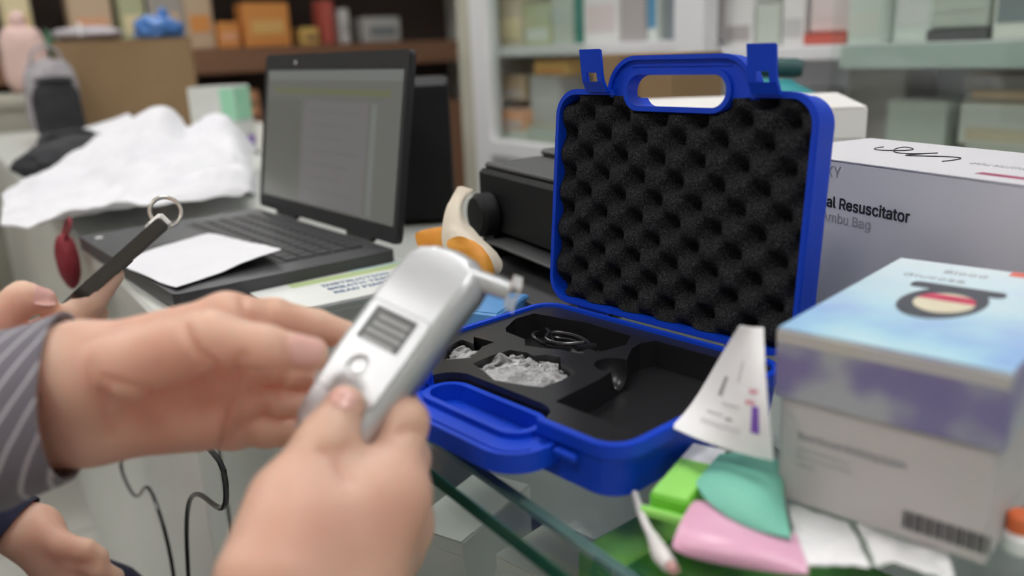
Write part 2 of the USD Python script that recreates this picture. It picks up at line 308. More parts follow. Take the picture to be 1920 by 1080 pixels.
goods('grey-green carton on a dark foot on the right shelf', 'greygreen', X((-0.5527, 1.4000, 1.1230)), X((-0.4489, 1.4000, 1.1189)), S2 + .0225, 1.37, band='greygreen')
goods('flat dark carton under the grey-green one on the right shelf', 'dark', X((-0.5509, 1.3950, 1.1135)), X((-0.4453, 1.3950, 1.1098)), S2, S2 + .021, y=1.38, d=.13)
goods('pale carton with dark print at the right end of the shelf in view', 'pale', X((-0.4395, 1.4000, 1.1185)), X((-0.3673, 1.4000, 1.1156)), S2, 1.33, band='slate')
goods('taupe carton at the back of the lower right cabinet', 'taupe', X((-0.8276, 1.5500, 1.0147)), X((-0.6853, 1.5500, 1.0159)), S0, 1.04, y=1.55)
goods('dark grey carton low behind the white box in the cabinet', 'grey', X((-0.8871, 1.5000, 0.9692)), X((-0.8220, 1.5000, 0.9710)), S0, 1.0, y=1.47, d=.07, band='taupe')
goods('pale green carton in the lower right cabinet left of the wide ones', 'greygreen', X((-0.6306, 1.4000, 0.9308)), X((-0.5072, 1.4000, 0.9373)), S0, .985, band='pale')
goods('wide pale carton at the bottom right of the cabinet', 'pale', X((-0.4685, 1.4000, 0.9197)), X((-0.3275, 1.4000, 0.9286)), S0, .905)
goods('wide cream-grey carton stacked on the wide pale one', 'pale', X((-0.4876, 1.4000, 0.9874)), X((-0.3352, 1.4000, 0.9916)), .9065, .985, y=1.41, band='beige')
goods('mauve carton on top of the stack at the lower right', 'mauve', X((-0.4876, 1.4000, 1.0260)), X((-0.3395, 1.4000, 1.0272)), .9865, 1.035, y=1.42, band='tan')
o = (-0.4717, 1.3700, 0.9369)
t = thing('medicine_bottle', 'small amber medicine bottle standing at the bottom right of the cabinet', 'bottle', (o[0], 1.385, S0))
part(t, 'bottle_body', lathe([(0, 0), (.02, 0), (.022, .003), (.022, .055), (.014, .07), (.012, .075), (0, .075)], 24), 'carton_amber')
part(t, 'bottle_cap', lathe([(0, .0755), (.014, .0755), (.014, .093), (.012, .095), (0, .095)], 20), 'carton_brown')

# ---------------------------------------------------------------- column left of the cabinet and the far end of the shop
t = thing('trim_1', 'pale green-grey wall column', 'column', (-2.2, 1.5, 0), kind='structure')
part(t, 'column', bx(-2.30, -2.105, 1.40, 1.69, 0, 2.9, .01), 'beige_curtain', None, True)
part(t, 'green_strip', bx(-2.10, -2.07, 1.41, 1.69, .82, 1.12, .004), 'carton_green', None, True)
pm('shelf_brown', (.26, .13, .075), .5); pm('shelf_dark', (.06, .04, .035), .6)
t = thing('far_shelving', 'brown shop shelving full of snacks at the far end of the shop', 'shelf', (-4.65, .95, 0))
part(t, 'base_cabinet', bx(-4.9, -4.4, -1.0, 2.88, 0, .80, .005), 'shelf_brown', None, True)
part(t, 'shelf_board', bx(-4.9, -4.42, -1.0, 2.88, 1.04, 1.17, .005), 'shelf_brown', 'thick brown shelf board', True)
part(t, 'upper_board', bx(-4.9, -4.5, -1.0, 2.88, 1.60, 1.63, .004), 'shelf_brown', None, True)
part(t, 'back_board', bx(-4.95, -4.905, -1.0, 2.88, 0, 2.0, .004), 'shelf_dark', None, True)
def far(label, col, py0, py1, z0, z1, x=-4.62, d=.16, name='snack_box', band=None):
    t = thing(name, label, 'box', (x, (py0 + py1) / 2, z0)); w, h = abs(py1 - py0) / 2, z1 - z0
    part(t, 'carton_body', bx(-d / 2, d / 2, -w, w, 0, h, .01), 'carton_' + col)
    part(t, 'printed_label', bx(d / 2 + .0003, d / 2 + .002, -w * .7, w * .7, h * .3, h * .6), 'carton_' + (band or col))
Yx = lambda p: p[1]
B1, B0 = 1.1702, .8002
for lab, col, a, b, z0, z1, bd in [
    ('cream carton at the left end of the far brown shelf', 'cream', (-4.5400, 0.2059, 1.3849), (-4.5400, 0.3329, 1.3831), B1, 1.50, 'gold'),
    ('peach carton on the far shelf above the cardboard box', 'tan', (-4.5400, 0.4977, 1.3807), (-4.5400, 0.6999, 1.3778), B1, 1.46, 'peach'),
    ('yellow-green carton on the far shelf beside the peach one', 'yellowgreen', (-4.5400, 0.7303, 1.3774), (-4.5400, 0.8598, 1.3755), B1, 1.48, 'cream'),
    ('dark carton on the far shelf behind the blue bag', 'taupe', (-4.5400, 0.8756, 1.3753), (-4.5400, 1.0563, 1.3727), B1, 1.50, 'tan'),
    ('tall orange-brown carton on the far shelf', 'tan', (-4.5400, 1.0584, 1.2909), (-4.5400, 1.2050, 1.2874), B1, 1.47, 'orange'),
    ('small orange carton on the far brown shelf board', 'orange', (-4.5400, 1.2184, 1.2591), (-4.5400, 1.3411, 1.2558), B1, 1.31, 'peach'),
    ('bright orange carton on the far shelf above the laptop', 'orange', (-4.5400, 1.3686, 1.2835), (-4.5400, 1.6355, 1.2770), B1, 1.41, 'amber'),
    ('small golden carton on the far shelf above the laptop edge', 'gold', (-4.5400, 1.7016, 1.2696), (-4.5400, 1.8055, 1.2670), B1, 1.27, 'brown'),
    ('narrow red carton on the dark far shelf', 'red', (-4.5400, 1.8357, 1.3021), (-4.5400, 1.9088, 1.3005), B1, 1.42, 'red'),
    ('narrow white carton on the dark far shelf', 'white', (-4.5400, 1.9424, 1.2998), (-4.5400, 2.0035, 1.2986), B1, 1.37, 'grey'),
    ('wide grey carton on the dark far shelf behind the laptop', 'grey', (-4.5400, 2.0942, 1.2352), (-4.5400, 2.3379, 1.2286), B1, 1.32, 'slate'),
    ('orange carton below the brown shelf board, left of the laptop', 'orange', (-4.5400, 1.1453, 0.9790), (-4.5400, 1.2621, 0.9720), B0, .955, 'red'),
    ('peach carton below the brown shelf board beside the laptop edge', 'peach', (-4.5400, 1.2740, 0.9713), (-4.5400, 1.4065, 0.9633), B0, .94, 'brown'),
    ('golden carton on the low far shelf left of the cardboard box', 'gold', (-4.5400, 0.1951, 1.1627), (-4.5400, 0.2865, 1.1587), B0 , 1.03, 'amber'),
    ('pink carton on the low far shelf left of the golden one', 'pink', (-4.5400, 0.2981, 1.1582), (-4.5400, 0.4158, 1.1531), B0, .98, 'cream')]:
    far(lab, col, Yx(a), Yx(b), z0, z1, band=bd)
pm('pale_pink_cloth', (.78, .56, .52), .8); pm('dark_green_leaf', (.07, .17, .09), .6)
o = (-3.5000, 0.1684, 1.1919)
t = thing('pink_parcel', 'pale pink wrapped parcel at the upper left edge of the picture', 'parcel', (o[0], o[1], 1.0196))
part(t, 'parcel_body', lump((0, 0, .13), (.07, .08, .125), 4, .25, 3, flat=.0004, sq=.6), 'pale_pink_cloth')
part(t, 'knot', lump((0, 0, .27), (.03, .03, .04), 6, .5, 4, sub=3), 'pale_pink_cloth')
o2 = (-3.6200, 0.3002, 1.2517)
t = thing('potted_plant', 'small dark green plant behind the grey bundle', 'plant', (o2[0], o2[1], 1.0196))
part(t, 'pot', lathe([(0, 0), (.05, 0), (.065, .1), (.06, .1), (.05, .02), (0, .02)], 20), 'carton_brown')
for i in range(14):
    a = i * 2.4; r = .05 + .03 * ((i * 7) % 5) / 5
    P = np.array([[0, 0, .05], [r * .6 * math.cos(a), r * .6 * math.sin(a), .16 + .01 * (i % 4)], [r * 1.5 * math.cos(a), r * 1.5 * math.sin(a), .17 + .02 * (i % 5)]])
    part(t, 'leaf', tube(spline(P, 8), [.003, .012, .02, .024, .022, .017, .01, .002], 6), 'dark_green_leaf')
# a side cabinet stands under the pink parcel and the plant
t = thing('side_cabinet', 'low grey-beige cabinet at the left edge behind the desk', 'cabinet', (-3.2, -.55, 0))
pn('grey_beige', (.40, .39, .33), (.46, .45, .38), 3, .7)
part(t, 'cabinet_body', bx(-3.75, -3.20, -1.4, .27, .05, .98, .005), 'grey_beige', None, True)
part(t, 'cabinet_top', bx(-3.77, -3.18, -1.42, .28, .9805, 1.0195, .006), 'grey_beige', None, True)
part(t, 'plinth', bx(-3.70, -3.25, -1.38, .25, 0, .0495), 'shelf_dark', None, True)
for k in range(3): part(t, 'door_panel', bx(-3.199, -3.188, -1.39 + k * .55, -.85 + k * .55, .07, .96, .003), 'grey_beige', None, True)

# ---------------------------------------------------------------- measured places (metres)
DEVW = [0.919119, 0.328813, -0.21703]
DEVL = [-0.11833, 0.755825, 0.643993]
DEVN = [0.37579, -0.566225, 0.733601]
DEVO = (0.0404, -0.0394, 0.9942)
MOUTH0 = (0.0465, 0.011, 1.0157)
MOUTH1 = (0.0569, 0.0263, 1.0079)
LAPO = (-0.613, 0.184, 0.9003)
LAPRZ = 4.2
LAPTILT = 10.0
TOWERRZ = 60
TOWERO = (-0.6389, 0.3282)
PRINTO = (-0.356, 0.2627)
PRINTRZ = -6.9968
PRINTH = 0.104
PACKO = (-0.3059, 0.1974, 0.9)
PK1 = [[(-0.3025, 0.2068, 0.9964), (-0.2986, 0.2127, 0.9966), (-0.2937, 0.2189, 0.9943)], [(-0.2957, 0.1889, 0.9785), (-0.2805, 0.1925, 0.9775), (-0.2865, 0.2017, 0.9764)], [(-0.2848, 0.1767, 0.9594), (-0.2619, 0.1842, 0.9618), (-0.2664, 0.2037, 0.958)], [(-0.2704, 0.1711, 0.9428), (-0.2444, 0.1868, 0.9521), (-0.2391, 0.2083, 0.942)], [(-0.2545, 0.1741, 0.9205), (-0.2318, 0.1828, 0.9259), (-0.2325, 0.2001, 0.925)]]
PK2 = [[(-0.274, 0.1758, 0.9553), (-0.2512, 0.1761, 0.9624), (-0.2365, 0.1834, 0.9588)], [(-0.2596, 0.1707, 0.9473), (-0.2344, 0.1779, 0.9529), (-0.2258, 0.1887, 0.9487)], [(-0.2472, 0.1734, 0.9344), (-0.2238, 0.1785, 0.938), (-0.2228, 0.1921, 0.9357)], [(-0.241, 0.1767, 0.9154), (-0.222, 0.179, 0.919), (-0.2241, 0.1942, 0.918)]]
PK3 = [[(-0.3153, 0.1674, 0.9576), (-0.3066, 0.1732, 0.9616), (-0.2895, 0.1821, 0.9653)], [(-0.3143, 0.1652, 0.9504), (-0.2986, 0.1709, 0.9521), (-0.2814, 0.1788, 0.9536)], [(-0.2952, 0.1644, 0.9294), (-0.2853, 0.1702, 0.9302), (-0.2699, 0.1756, 0.9321)]]
BOOK = [(-0.3271, 0.0329, 0.9), (-0.327, 0.2058, 0.9), (-0.442, 0.2059, 0.9), (-0.4421, 0.033, 0.9)]
BLUEC = (-0.1877, 0.156)
NOTE = [[(-0.5713, -0.0543, 0.9205), (-0.6053, -0.0046, 0.9225), (-0.6544, 0.0614, 0.9215)], [(-0.497, -0.044, 0.9205), (-0.508, 0.0084, 0.9245), (-0.5685, 0.0811, 0.9225)], [(-0.4228, -0.0309, 0.9215), (-0.4462, 0.023, 0.9235), (-0.4564, 0.0834, 0.9315)]]
HEAP = [[(-0.8182, -0.142, 0.926), (-0.8202, -0.0918, 0.926), (-0.8316, -0.0345, 0.924), (-0.8472, 0.0213, 0.923), (-0.8573, 0.0871, 0.922), (-0.8662, 0.142, 0.921), (-0.8725, 0.1832, 0.921)], [(-1.0795, -0.1254, 0.9083), (-1.0547, -0.0625, 0.9213), (-1.0378, 0.0073, 0.9344), (-1.016, 0.0669, 0.9499), (-1.004, 0.124, 0.9526), (-0.9924, 0.1785, 0.9515), (-0.971, 0.2173, 0.9278)], [(-1.1864, -0.1154, 0.9118), (-1.2145, -0.034, 0.9329), (-1.2056, 0.052, 0.9643), (-1.204, 0.125, 0.9917), (-1.1907, 0.173, 0.9731), (-1.1799, 0.2292, 0.9777), (-1.1354, 0.2727, 0.932)], [(-1.2562, -0.1068, 0.9134), (-1.3264, -0.0108, 0.9401), (-1.3519, 0.0867, 0.9849), (-1.3558, 0.1769, 1.0254), (-1.3241, 0.2091, 0.9952), (-1.3158, 0.2657, 1.0079), (-1.2201, 0.2988, 0.9384)], [(-1.3562, -0.0568, 0.9084), (-1.4264, 0.0392, 0.9191), (-1.4519, 0.1367, 0.937), (-1.4558, 0.2269, 0.9531), (-1.4241, 0.2591, 0.9411), (-1.4158, 0.3157, 0.9461), (-1.3201, 0.3488, 0.9184)]]
HEAP2 = [[(-1.1095, -0.1134, 0.904), (-1.0847, -0.0505, 0.904), (-1.0678, 0.0193, 0.904), (-1.046, 0.0789, 0.9149), (-1.034, 0.136, 0.9176), (-1.0224, 0.1905, 0.9165), (-1.001, 0.2293, 0.904)], [(-1.2164, -0.1034, 0.904), (-1.2445, -0.022, 0.904), (-1.2356, 0.064, 0.9293), (-1.234, 0.137, 0.9567), (-1.2207, 0.185, 0.9381), (-1.2099, 0.2412, 0.9427), (-1.1654, 0.2847, 0.904)], [(-1.2862, -0.0948, 0.904), (-1.3564, 0.0012, 0.9051), (-1.3819, 0.0987, 0.9499), (-1.3858, 0.1889, 0.9904), (-1.3541, 0.2211, 0.9602), (-1.3458, 0.2777, 0.9729), (-1.2501, 0.3108, 0.904)]]
HEAPO = (-1.016, 0.0669, 0.9)
SHEET2 = [[(-1.8686, 0.0502, 0.9649), (-1.8695, 0.133, 0.9822), (-1.8947, 0.218, 1.002)], [(-1.8238, 0.0531, 0.9492), (-1.8368, 0.137, 0.9675), (-1.8508, 0.2226, 0.992)], [(-1.7532, 0.0579, 0.9346), (-1.7819, 0.1373, 0.9536), (-1.7866, 0.2204, 0.9826)]]
BAGO = (-1.6236, 0.0592)
BAGR = (0.17, 0.085, 0.045)
BAGRZ = 139.2711
CARDO = (-2.6569, 0.3778)
CARDRZ = 82
GBAGO = (-2.5927, 0.1402)
DPO = (-2.3942, 0.1261)
VBOX = (-1.7934, 0.4148)
VRZ = 50
AMBO = (-0.069, 0.354)
AMRZ = -9.5
AMH = 0.1333
WBO = (-0.1543, 0.62)
WBH = 0.1439
WBRZ = 48
BBO = (-0.4839, 0.66)
TEALO = (-0.3425, 0.7321, 1.0439)
TEAL1 = [[(-0.408, 0.7043, 1.0662), (-0.3747, 0.7173, 1.0671), (-0.3482, 0.7373, 1.0649)], [(-0.3815, 0.68, 1.0511), (-0.3437, 0.7013, 1.0551), (-0.3081, 0.734, 1.051)], [(-0.3552, 0.6558, 1.0368), (-0.3118, 0.6833, 1.0362), (-0.2692, 0.7277, 1.0343)]]
TEAL2 = [(-0.4132, 0.7043, 1.0814), (-0.3885, 0.7225, 1.0811), (-0.364, 0.7402, 1.0801), (-0.3416, 0.7544, 1.0787)]
GLRZ = 12.851
GLO = (0.1428, 0.1136, 0.905)
GLH = 0.0875
LEAF = [[(0.1155, 0.1193, 0.985), (0.1222, 0.1212, 0.986), (0.1264, 0.1247, 0.986)], [(0.0979, 0.1202, 0.956), (0.1238, 0.1109, 0.962), (0.142, 0.1083, 0.967)], [(0.0938, 0.1111, 0.94), (0.1252, 0.1042, 0.946), (0.1508, 0.1005, 0.952)], [(0.0936, 0.0953, 0.93), (0.1251, 0.0975, 0.93), (0.1529, 0.1028, 0.932)]]
LEAFSIGN = 1
GRBO = (0.1137, 0.0608, 0.9003)
GRRZ = 24.0
GRH = 0.0125
GRP = [[(0.1149, 0.0133, 0.9012), (0.1204, 0.0491, 0.9012), (0.1293, 0.0718, 0.9012)], [(0.1441, 0.0212, 0.9012), (0.1528, 0.0479, 0.9014), (0.1629, 0.071, 0.9014)], [(0.1763, 0.027, 0.9012), (0.1823, 0.0521, 0.9012), (0.1952, 0.0839, 0.9012)]]
MASK = [[(0.1097, 0.1149, 0.913), (0.1171, 0.099, 0.914), (0.1225, 0.0844, 0.913)], [(0.1197, 0.1236, 0.916), (0.1397, 0.091, 0.919), (0.1447, 0.0749, 0.913)], [(0.1316, 0.129, 0.916), (0.1565, 0.0912, 0.918), (0.1639, 0.0763, 0.912)], [(0.1533, 0.1091, 0.911), (0.1654, 0.0962, 0.912), (0.1783, 0.0846, 0.91)]]
PINK = [[(0.1286, 0.076, 0.908), (0.1397, 0.057, 0.909), (0.1452, 0.0466, 0.904)], [(0.1436, 0.0816, 0.91), (0.1579, 0.0573, 0.911), (0.1583, 0.052, 0.904)], [(0.1612, 0.0869, 0.908), (0.1744, 0.0676, 0.91), (0.1755, 0.0632, 0.904)], [(0.1727, 0.095, 0.905), (0.1862, 0.0829, 0.906), (0.1934, 0.0774, 0.9035)]]
TIS1 = [[(0.151, 0.1181, 0.9015), (0.1703, 0.0981, 0.904), (0.1889, 0.0815, 0.9035)], [(0.1638, 0.1224, 0.9015), (0.1828, 0.1023, 0.9045), (0.1973, 0.0899, 0.9035)], [(0.1786, 0.1261, 0.9015), (0.1954, 0.1094, 0.904), (0.2075, 0.0992, 0.9035)]]
TIS2 = [[(0.1828, 0.1262, 0.9015), (0.1984, 0.1107, 0.905), (0.2089, 0.101, 0.9035)], [(0.201, 0.1331, 0.9015), (0.213, 0.1172, 0.906), (0.2199, 0.1103, 0.9035)], [(0.2187, 0.1389, 0.9015), (0.2255, 0.1286, 0.904), (0.2334, 0.1188, 0.9035)]]
ORO = (0.2345, 0.168, 0.9003)
CBL = [(0.0965, 0.0674, 0.9025), (0.1066, 0.061, 0.9025), (0.1221, 0.0516, 0.9025), (0.1355, 0.0444, 0.9035), (0.146, 0.0383, 0.9045), (0.1541, 0.0356, 0.9045)]
WIRE1 = [(-0.8463, -0.062, 0.8212), (-0.8378, -0.06, 0.8093), (-0.8043, -0.058, 0.7977), (-0.7336, -0.057, 0.7471), (-0.6937, -0.058, 0.6957), (-0.7405, -0.06, 0.6433), (-0.7988, -0.062, 0.5875), (-0.7452, -0.062, 0.5785), (-0.5441, -0.062, 0.6473), (-0.521, -0.062, 0.6251), (-0.514, -0.062, 0.5783), (-0.5727, -0.062, 0.4543)]
WIRE2 = [(-0.3286, -0.062, 0.8621), (-0.2781, -0.062, 0.8461), (-0.2372, -0.062, 0.8365), (-0.2044, -0.062, 0.8322), (-0.2052, -0.062, 0.8187), (-0.2929, -0.062, 0.7729), (-0.3684, -0.062, 0.7254), (-0.3938, -0.062, 0.6878), (-0.4214, -0.062, 0.6287), (-0.4739, -0.062, 0.5167)]
STRQ = [0.593076, 0.636105, -0.498428]
ELB1L = (-0.14, -0.37, 0.93)
ELB1R = (0.16, -0.33, 0.93)
ELB2L = (-0.72, -0.45, 0.8)
ELB2R = (-0.36, -0.42, 0.86)
CUFF1 = [0.002856, -0.002637, -0.013449]
KN2L = (-0.5, -0.155, 0.555)
KN2R = (-0.36, -0.15, 0.5)
PHX = [-0.2111, 0.831606, 0.513681]
PHY = [-0.9451, -0.03954, -0.324381]
PHZ = [-0.249446, -0.553957, 0.794297]
PHO = (-0.2309, -0.1139, 0.986)
BENCH = (-2.4, -0.46, 0)
REDB = (-0.8024, -0.078, 0.8838)
GRC = (0.0618, 0.0557, 0.7062)
# ---------------------------------------------------------------- blue carrying case
def pb(name, c, rough, bump=0, bscale=300, **kw):
    nodes = {'p': ('principled_bsdf', {'base_color': c, 'roughness': rough, **kw})}
    links = []
    if bump:
        nodes |= {'t': ('texture_coordinate', {}), 'm': ('noise_texture', {'scale': bscale, 'detail': 2}), 'b': ('bump', {'strength': bump, 'distance': .001})}
        links = [('t.object', 'm.vector'), ('m.fac', 'b.height'), ('b.normal', 'p.normal')]
    mats[name] = usdkit.material(stage, L + name, nodes, links, surface='p.BSDF')
pb('blue_plastic', (.0015, .050, .56), .45, bump=.08, specular_ior_level=.35)
pb('black_plastic', (.014, .014, .016), .30)
pm('clear_gloss', (.9, .9, .9), .1)
mats['foam'] = usdkit.material(stage, L + 'foam', {'t': ('texture_coordinate', {}), 'n': ('noise_texture', {'scale': 900, 'detail': 2, 'roughness': .7}), 'r': ('rgb_ramp', {'ramp': [(0, (.009, .009, .010)), (.48, (.016, .016, .018)), (.62, (.05, .05, .056)), (1, (.11, .11, .12))]}),
    'b': ('bump', {'strength': .6, 'distance': .001}), 'p': ('principled_bsdf', {'roughness': .95, 'specular_ior_level': .1})},
    [('t.object', 'n.vector'), ('n.fac', 'r.fac'), ('r.color', 'p.base_color'), ('n.fac', 'b.height'), ('b.normal', 'p.normal')], surface='p.BSDF')
CW, CD, CH, AL = .217, .164, .0314, .0963
KS, HZ_ = .975, CH - .0256                       # size of the whole case; height of the handle's underside
case = thing('carrying_case', 'open blue plastic carrying case with black egg-crate foam lid on the glass counter', 'case', (-.1305, .1821, CT + .0004), 7.865, scale=.975)
def scaled(poly, s): return affinity.scale(poly, s, s, origin=(CW / 2, -CD / 2))
RB = rrect(0, CW, -CD, 0, .020)
def taper(poly, z0, z1, s0):
    c = poly.centroid; q = affinity.translate(affinity.scale(poly, s0, s0, origin=(c.x, c.y)), -c.x, -c.y)
    return cs(q).extrude(z1 - z0, 8, 0, (1 / s0, 1 / s0)).translate((c.x, c.y, z0))
HB = rrect(.052, .173, -.1955, -.140, .024); HOLE = rrect(.064, .151, -.1725, -.149, .0115)
NB = RB.buffer(-.004)
notch = HOLE.buffer(.0065)
base = (taper(RB.buffer(-.0018), 0, CH - .006, .972) + extr(RB, CH - .0075, CH) - taper(NB.buffer(-.0006), .0025, CH + .002, .966)) - ext(notch.union(sbox(.056, -.2, .158, -.160)), CH - .0085, .1) - ext(HOLE.buffer(.0042), .0071 + HZ_, .1)
part(case, 'base_shell', base, 'blue_plastic')
hb_ = ext(HB.difference(sbox(0, -.158, .3, 0)).difference(HOLE.buffer(.004)), .0055, .0145) + ext(HB.difference(HB.buffer(-.0028)).difference(sbox(0, -.163, .3, 0)), .005, .0165)
hb_ = hb_ + ext(HOLE.buffer(.0042).difference(HOLE), .006, .0180) + ext(HOLE.buffer(.004), .005, .0072)
hb_ = hb_ + ext(HB.buffer(-.0065).difference(HB.buffer(-.0085)).difference(sbox(0, -.176, .3, 0)), .0145, .0153)
part(case, 'base_handle', mv(hb_, 0, 0, HZ_), 'blue_plastic', 'blue half handle with a stadium shaped grip at the front')
INS = NB.buffer(-.0004).difference(notch)
insert = ext(INS, .0040, CH - .0022) ^ taper(NB.buffer(-.0010), .0039, CH, .968)
A_ = Polygon([(.0232, -.0655), (.0125, -.046), (.014, -.0285), (.060, -.019), (.103, -.0205), (.112, -.036), (.1085, -.055), (.0999, -.0685), (.085, -.0715), (.072, -.078), (.061, -.0815), (.052, -.073), (.0301, -.071)]).buffer(.002).buffer(-.0015)
B_ = Polygon([(.0614, -.1285), (.0592, -.1118), (.0607, -.0953), (.072, -.0915), (.0808, -.0928), (.0855, -.086), (.096, -.083), (.1038, -.0905), (.1212, -.0955), (.1240, -.110), (.1231, -.1255), (.1161, -.1295), (.103, -.1345), (.0928, -.1377), (.0767, -.1320)]).buffer(.0015).buffer(-.001)
C_ = Polygon([(.020, -.0941), (.040, -.0918), (.0408, -.1057), (.032, -.104)])
D_ = Polygon([(.0396, -.1359), (.0236, -.1178), (.0200, -.105), (.0405, -.1058), (.0499, -.1227)]).buffer(.0015)
E_ = Polygon([(.1216, -.0393), (.1191, -.0273), (.1235, -.0175), (.198, -.0175), (.2035, -.024), (.2035, -.128), (.197, -.1350), (.1456, -.1344), (.142, -.0936), (.1352, -.0606)]).buffer(.0012)
for P_ in (A_, B_, C_, D_): insert = insert - ext(P_, .0105, .1)
insert = insert - ext(E_, .0105, .1)
sc = m3.Manifold.sphere(1, 40).scale((.0125, .0120, .0185)).translate((.1305, -.0695, CH - .002))
insert = insert - sc
for x0 in (.0345, .1725):
    part(case, 'latch_catch', bx(x0 + .002, x0 + .0175, -.1685, -.1633, CH - .014, CH - .0095, .0012), 'blue_plastic')
part(case, 'black_insert', insert, 'black_plastic', 'black moulded insert with cut out pockets')
# lid, built in its own plane (s along the hinge, t up the lid, n towards the front) and tipped back
ML = np.array([[1, 0, 0, 0], [0, math.sin(AL), -math.cos(AL), 0.0008], [0, math.cos(AL), math.sin(AL), CH + .0008], [0, 0, 0, 1]])
RL = rrect(0, CW, 0, CD, .020); HL = rrect(.0515, .1715, .135, .187, .024); LH = rrect(.0695, .1515, .1530, .1742, .0105)
LD = .023
lid = ext(RL.buffer(-.0018), -LD, -.0055) + extr(RL, -.006, 0) - ext(RL.buffer(-.0040), -LD + .0025, .1)
lid = lid - ext(LH.buffer(.0030), -.1, .1) - ext(sbox(.054, .1588, .166, .3), -.1, -.0124) - ext(rrect(.058, .165, .158, .2, .004), -.0125, .1)
part(case, 'lid_shell', xf(lid, ML), 'blue_plastic')
han = ext(HL.difference(sbox(0, 0, .3, .1585)).difference(LH), -.0120, -.0030) + ext(HL.difference(HL.buffer(-.0030)).difference(sbox(0, 0, .3, .1605)), -.0125, -.0002)
han = han + ext(LH.buffer(.0036).difference(LH).difference(sbox(0, .1588, .3, .3)), -LD, -.0004) + ext(LH.buffer(.0036).difference(LH), -.0095, -.0004) + ext(HL.buffer(-.0062).difference(HL.buffer(-.0074)).difference(sbox(0, 0, .3, .1775)).intersection(sbox(.071, 0, .152, .3)), -.0031, -.0022)
part(case, 'lid_handle', xf(han, ML), 'blue_plastic', 'blue half handle standing up from the lid')
def latch(s0, w):
    prof = [(-.004, .1615), (.0015, .1640), (.0060, .170), (.0078, .176), (.0092, .183), (.0108, .1905), (.0134, .1912), (.0116, .183), (.0102, .176), (.0084, .1690), (.0035, .1618)]
    b = cs(Polygon([(n, t) for n, t in prof])).extrude(w)          # x = n, y = t, z = along the hinge
    win = m3.Manifold.cube((.05, .0062, w * .50)).translate((-.01, .1690, w * .25))
    q = arr(b - win)[0]; f = arr(b - win)[1]
    v = np.stack([q[:, 2] + s0, q[:, 1], q[:, 0]], 1); return v, f[:, ::-1]
for s0 in (.0345, .1725): part(case, 'latch', xf(latch(s0, .0195), ML), 'blue_plastic', 'springy blue latch with a square window')
for s0 in (.030, .165):
    part(case, 'hinge', xf(tube([(s0, -.0005, -.004), (s0 + .03, -.0005, -.004)], .0022, 12), ML), 'blue_plastic')
g = .00125; s_, t_ = np.meshgrid(np.arange(.0045, CW - .0044, g), np.arange(.0045, CD - .0044, g), indexing='ij')
p1, p2, x0_, y0_ = .0335, .0290, .0447, .1300
f_ = np.cos(2 * np.pi * (s_ - x0_) / p1) * np.cos(2 * np.pi * (t_ - y0_) / p2)
h_ = ((f_ + 1) / 2) ** 2.0
P = np.stack([s_, t_, -.0015 - .0160 * h_ + .0010 * (meshkit.fbm(np.stack([s_, t_, s_ * 0], -1) * 260, 2, 3) - .5)], -1)
poly = RL.buffer(-.0043).difference(LH.buffer(.0040)); import shapely
inside = shapely.contains_xy(poly, s_.ravel(), t_.ravel()).reshape(s_.shape)
nu, nv = s_.shape; I = np.arange(nu * nv).reshape(nu, nv)
ok = inside[:-1, :-1] & inside[1:, :-1] & inside[1:, 1:] & inside[:-1, 1:]
a, b, c, d = I[:-1, :-1][ok], I[1:, :-1][ok], I[1:, 1:][ok], I[:-1, 1:][ok]
F = np.vstack([np.stack([a, b, c], 1), np.stack([a, c, d], 1)])
usd_ = np.unique(F); mp = -np.ones(nu * nv, int); mp[usd_] = np.arange(len(usd_))
top = P.reshape(-1, 3)[usd_]; F = mp[F]; low = top.copy(); low[:, 2] = -LD + .0027
e = np.vstack([F[:, [0, 1]], F[:, [1, 2]], F[:, [2, 0]]]); key = {(i, j) for i, j in e}; bd = [(i, j) for i, j in e if (j, i) not in key]
o_ = len(top); V = np.vstack([top, low]); Fw = [(i, o_ + i, o_ + j) for i, j in bd] + [(i, o_ + j, j) for i, j in bd]
part(case, 'egg_crate_foam', xf((V, np.vstack([F, F[:, ::-1] + o_, np.array(Fw)[:, ::-1]])), ML), 'foam', 'black egg-crate foam with staggered pits', smooth=50)

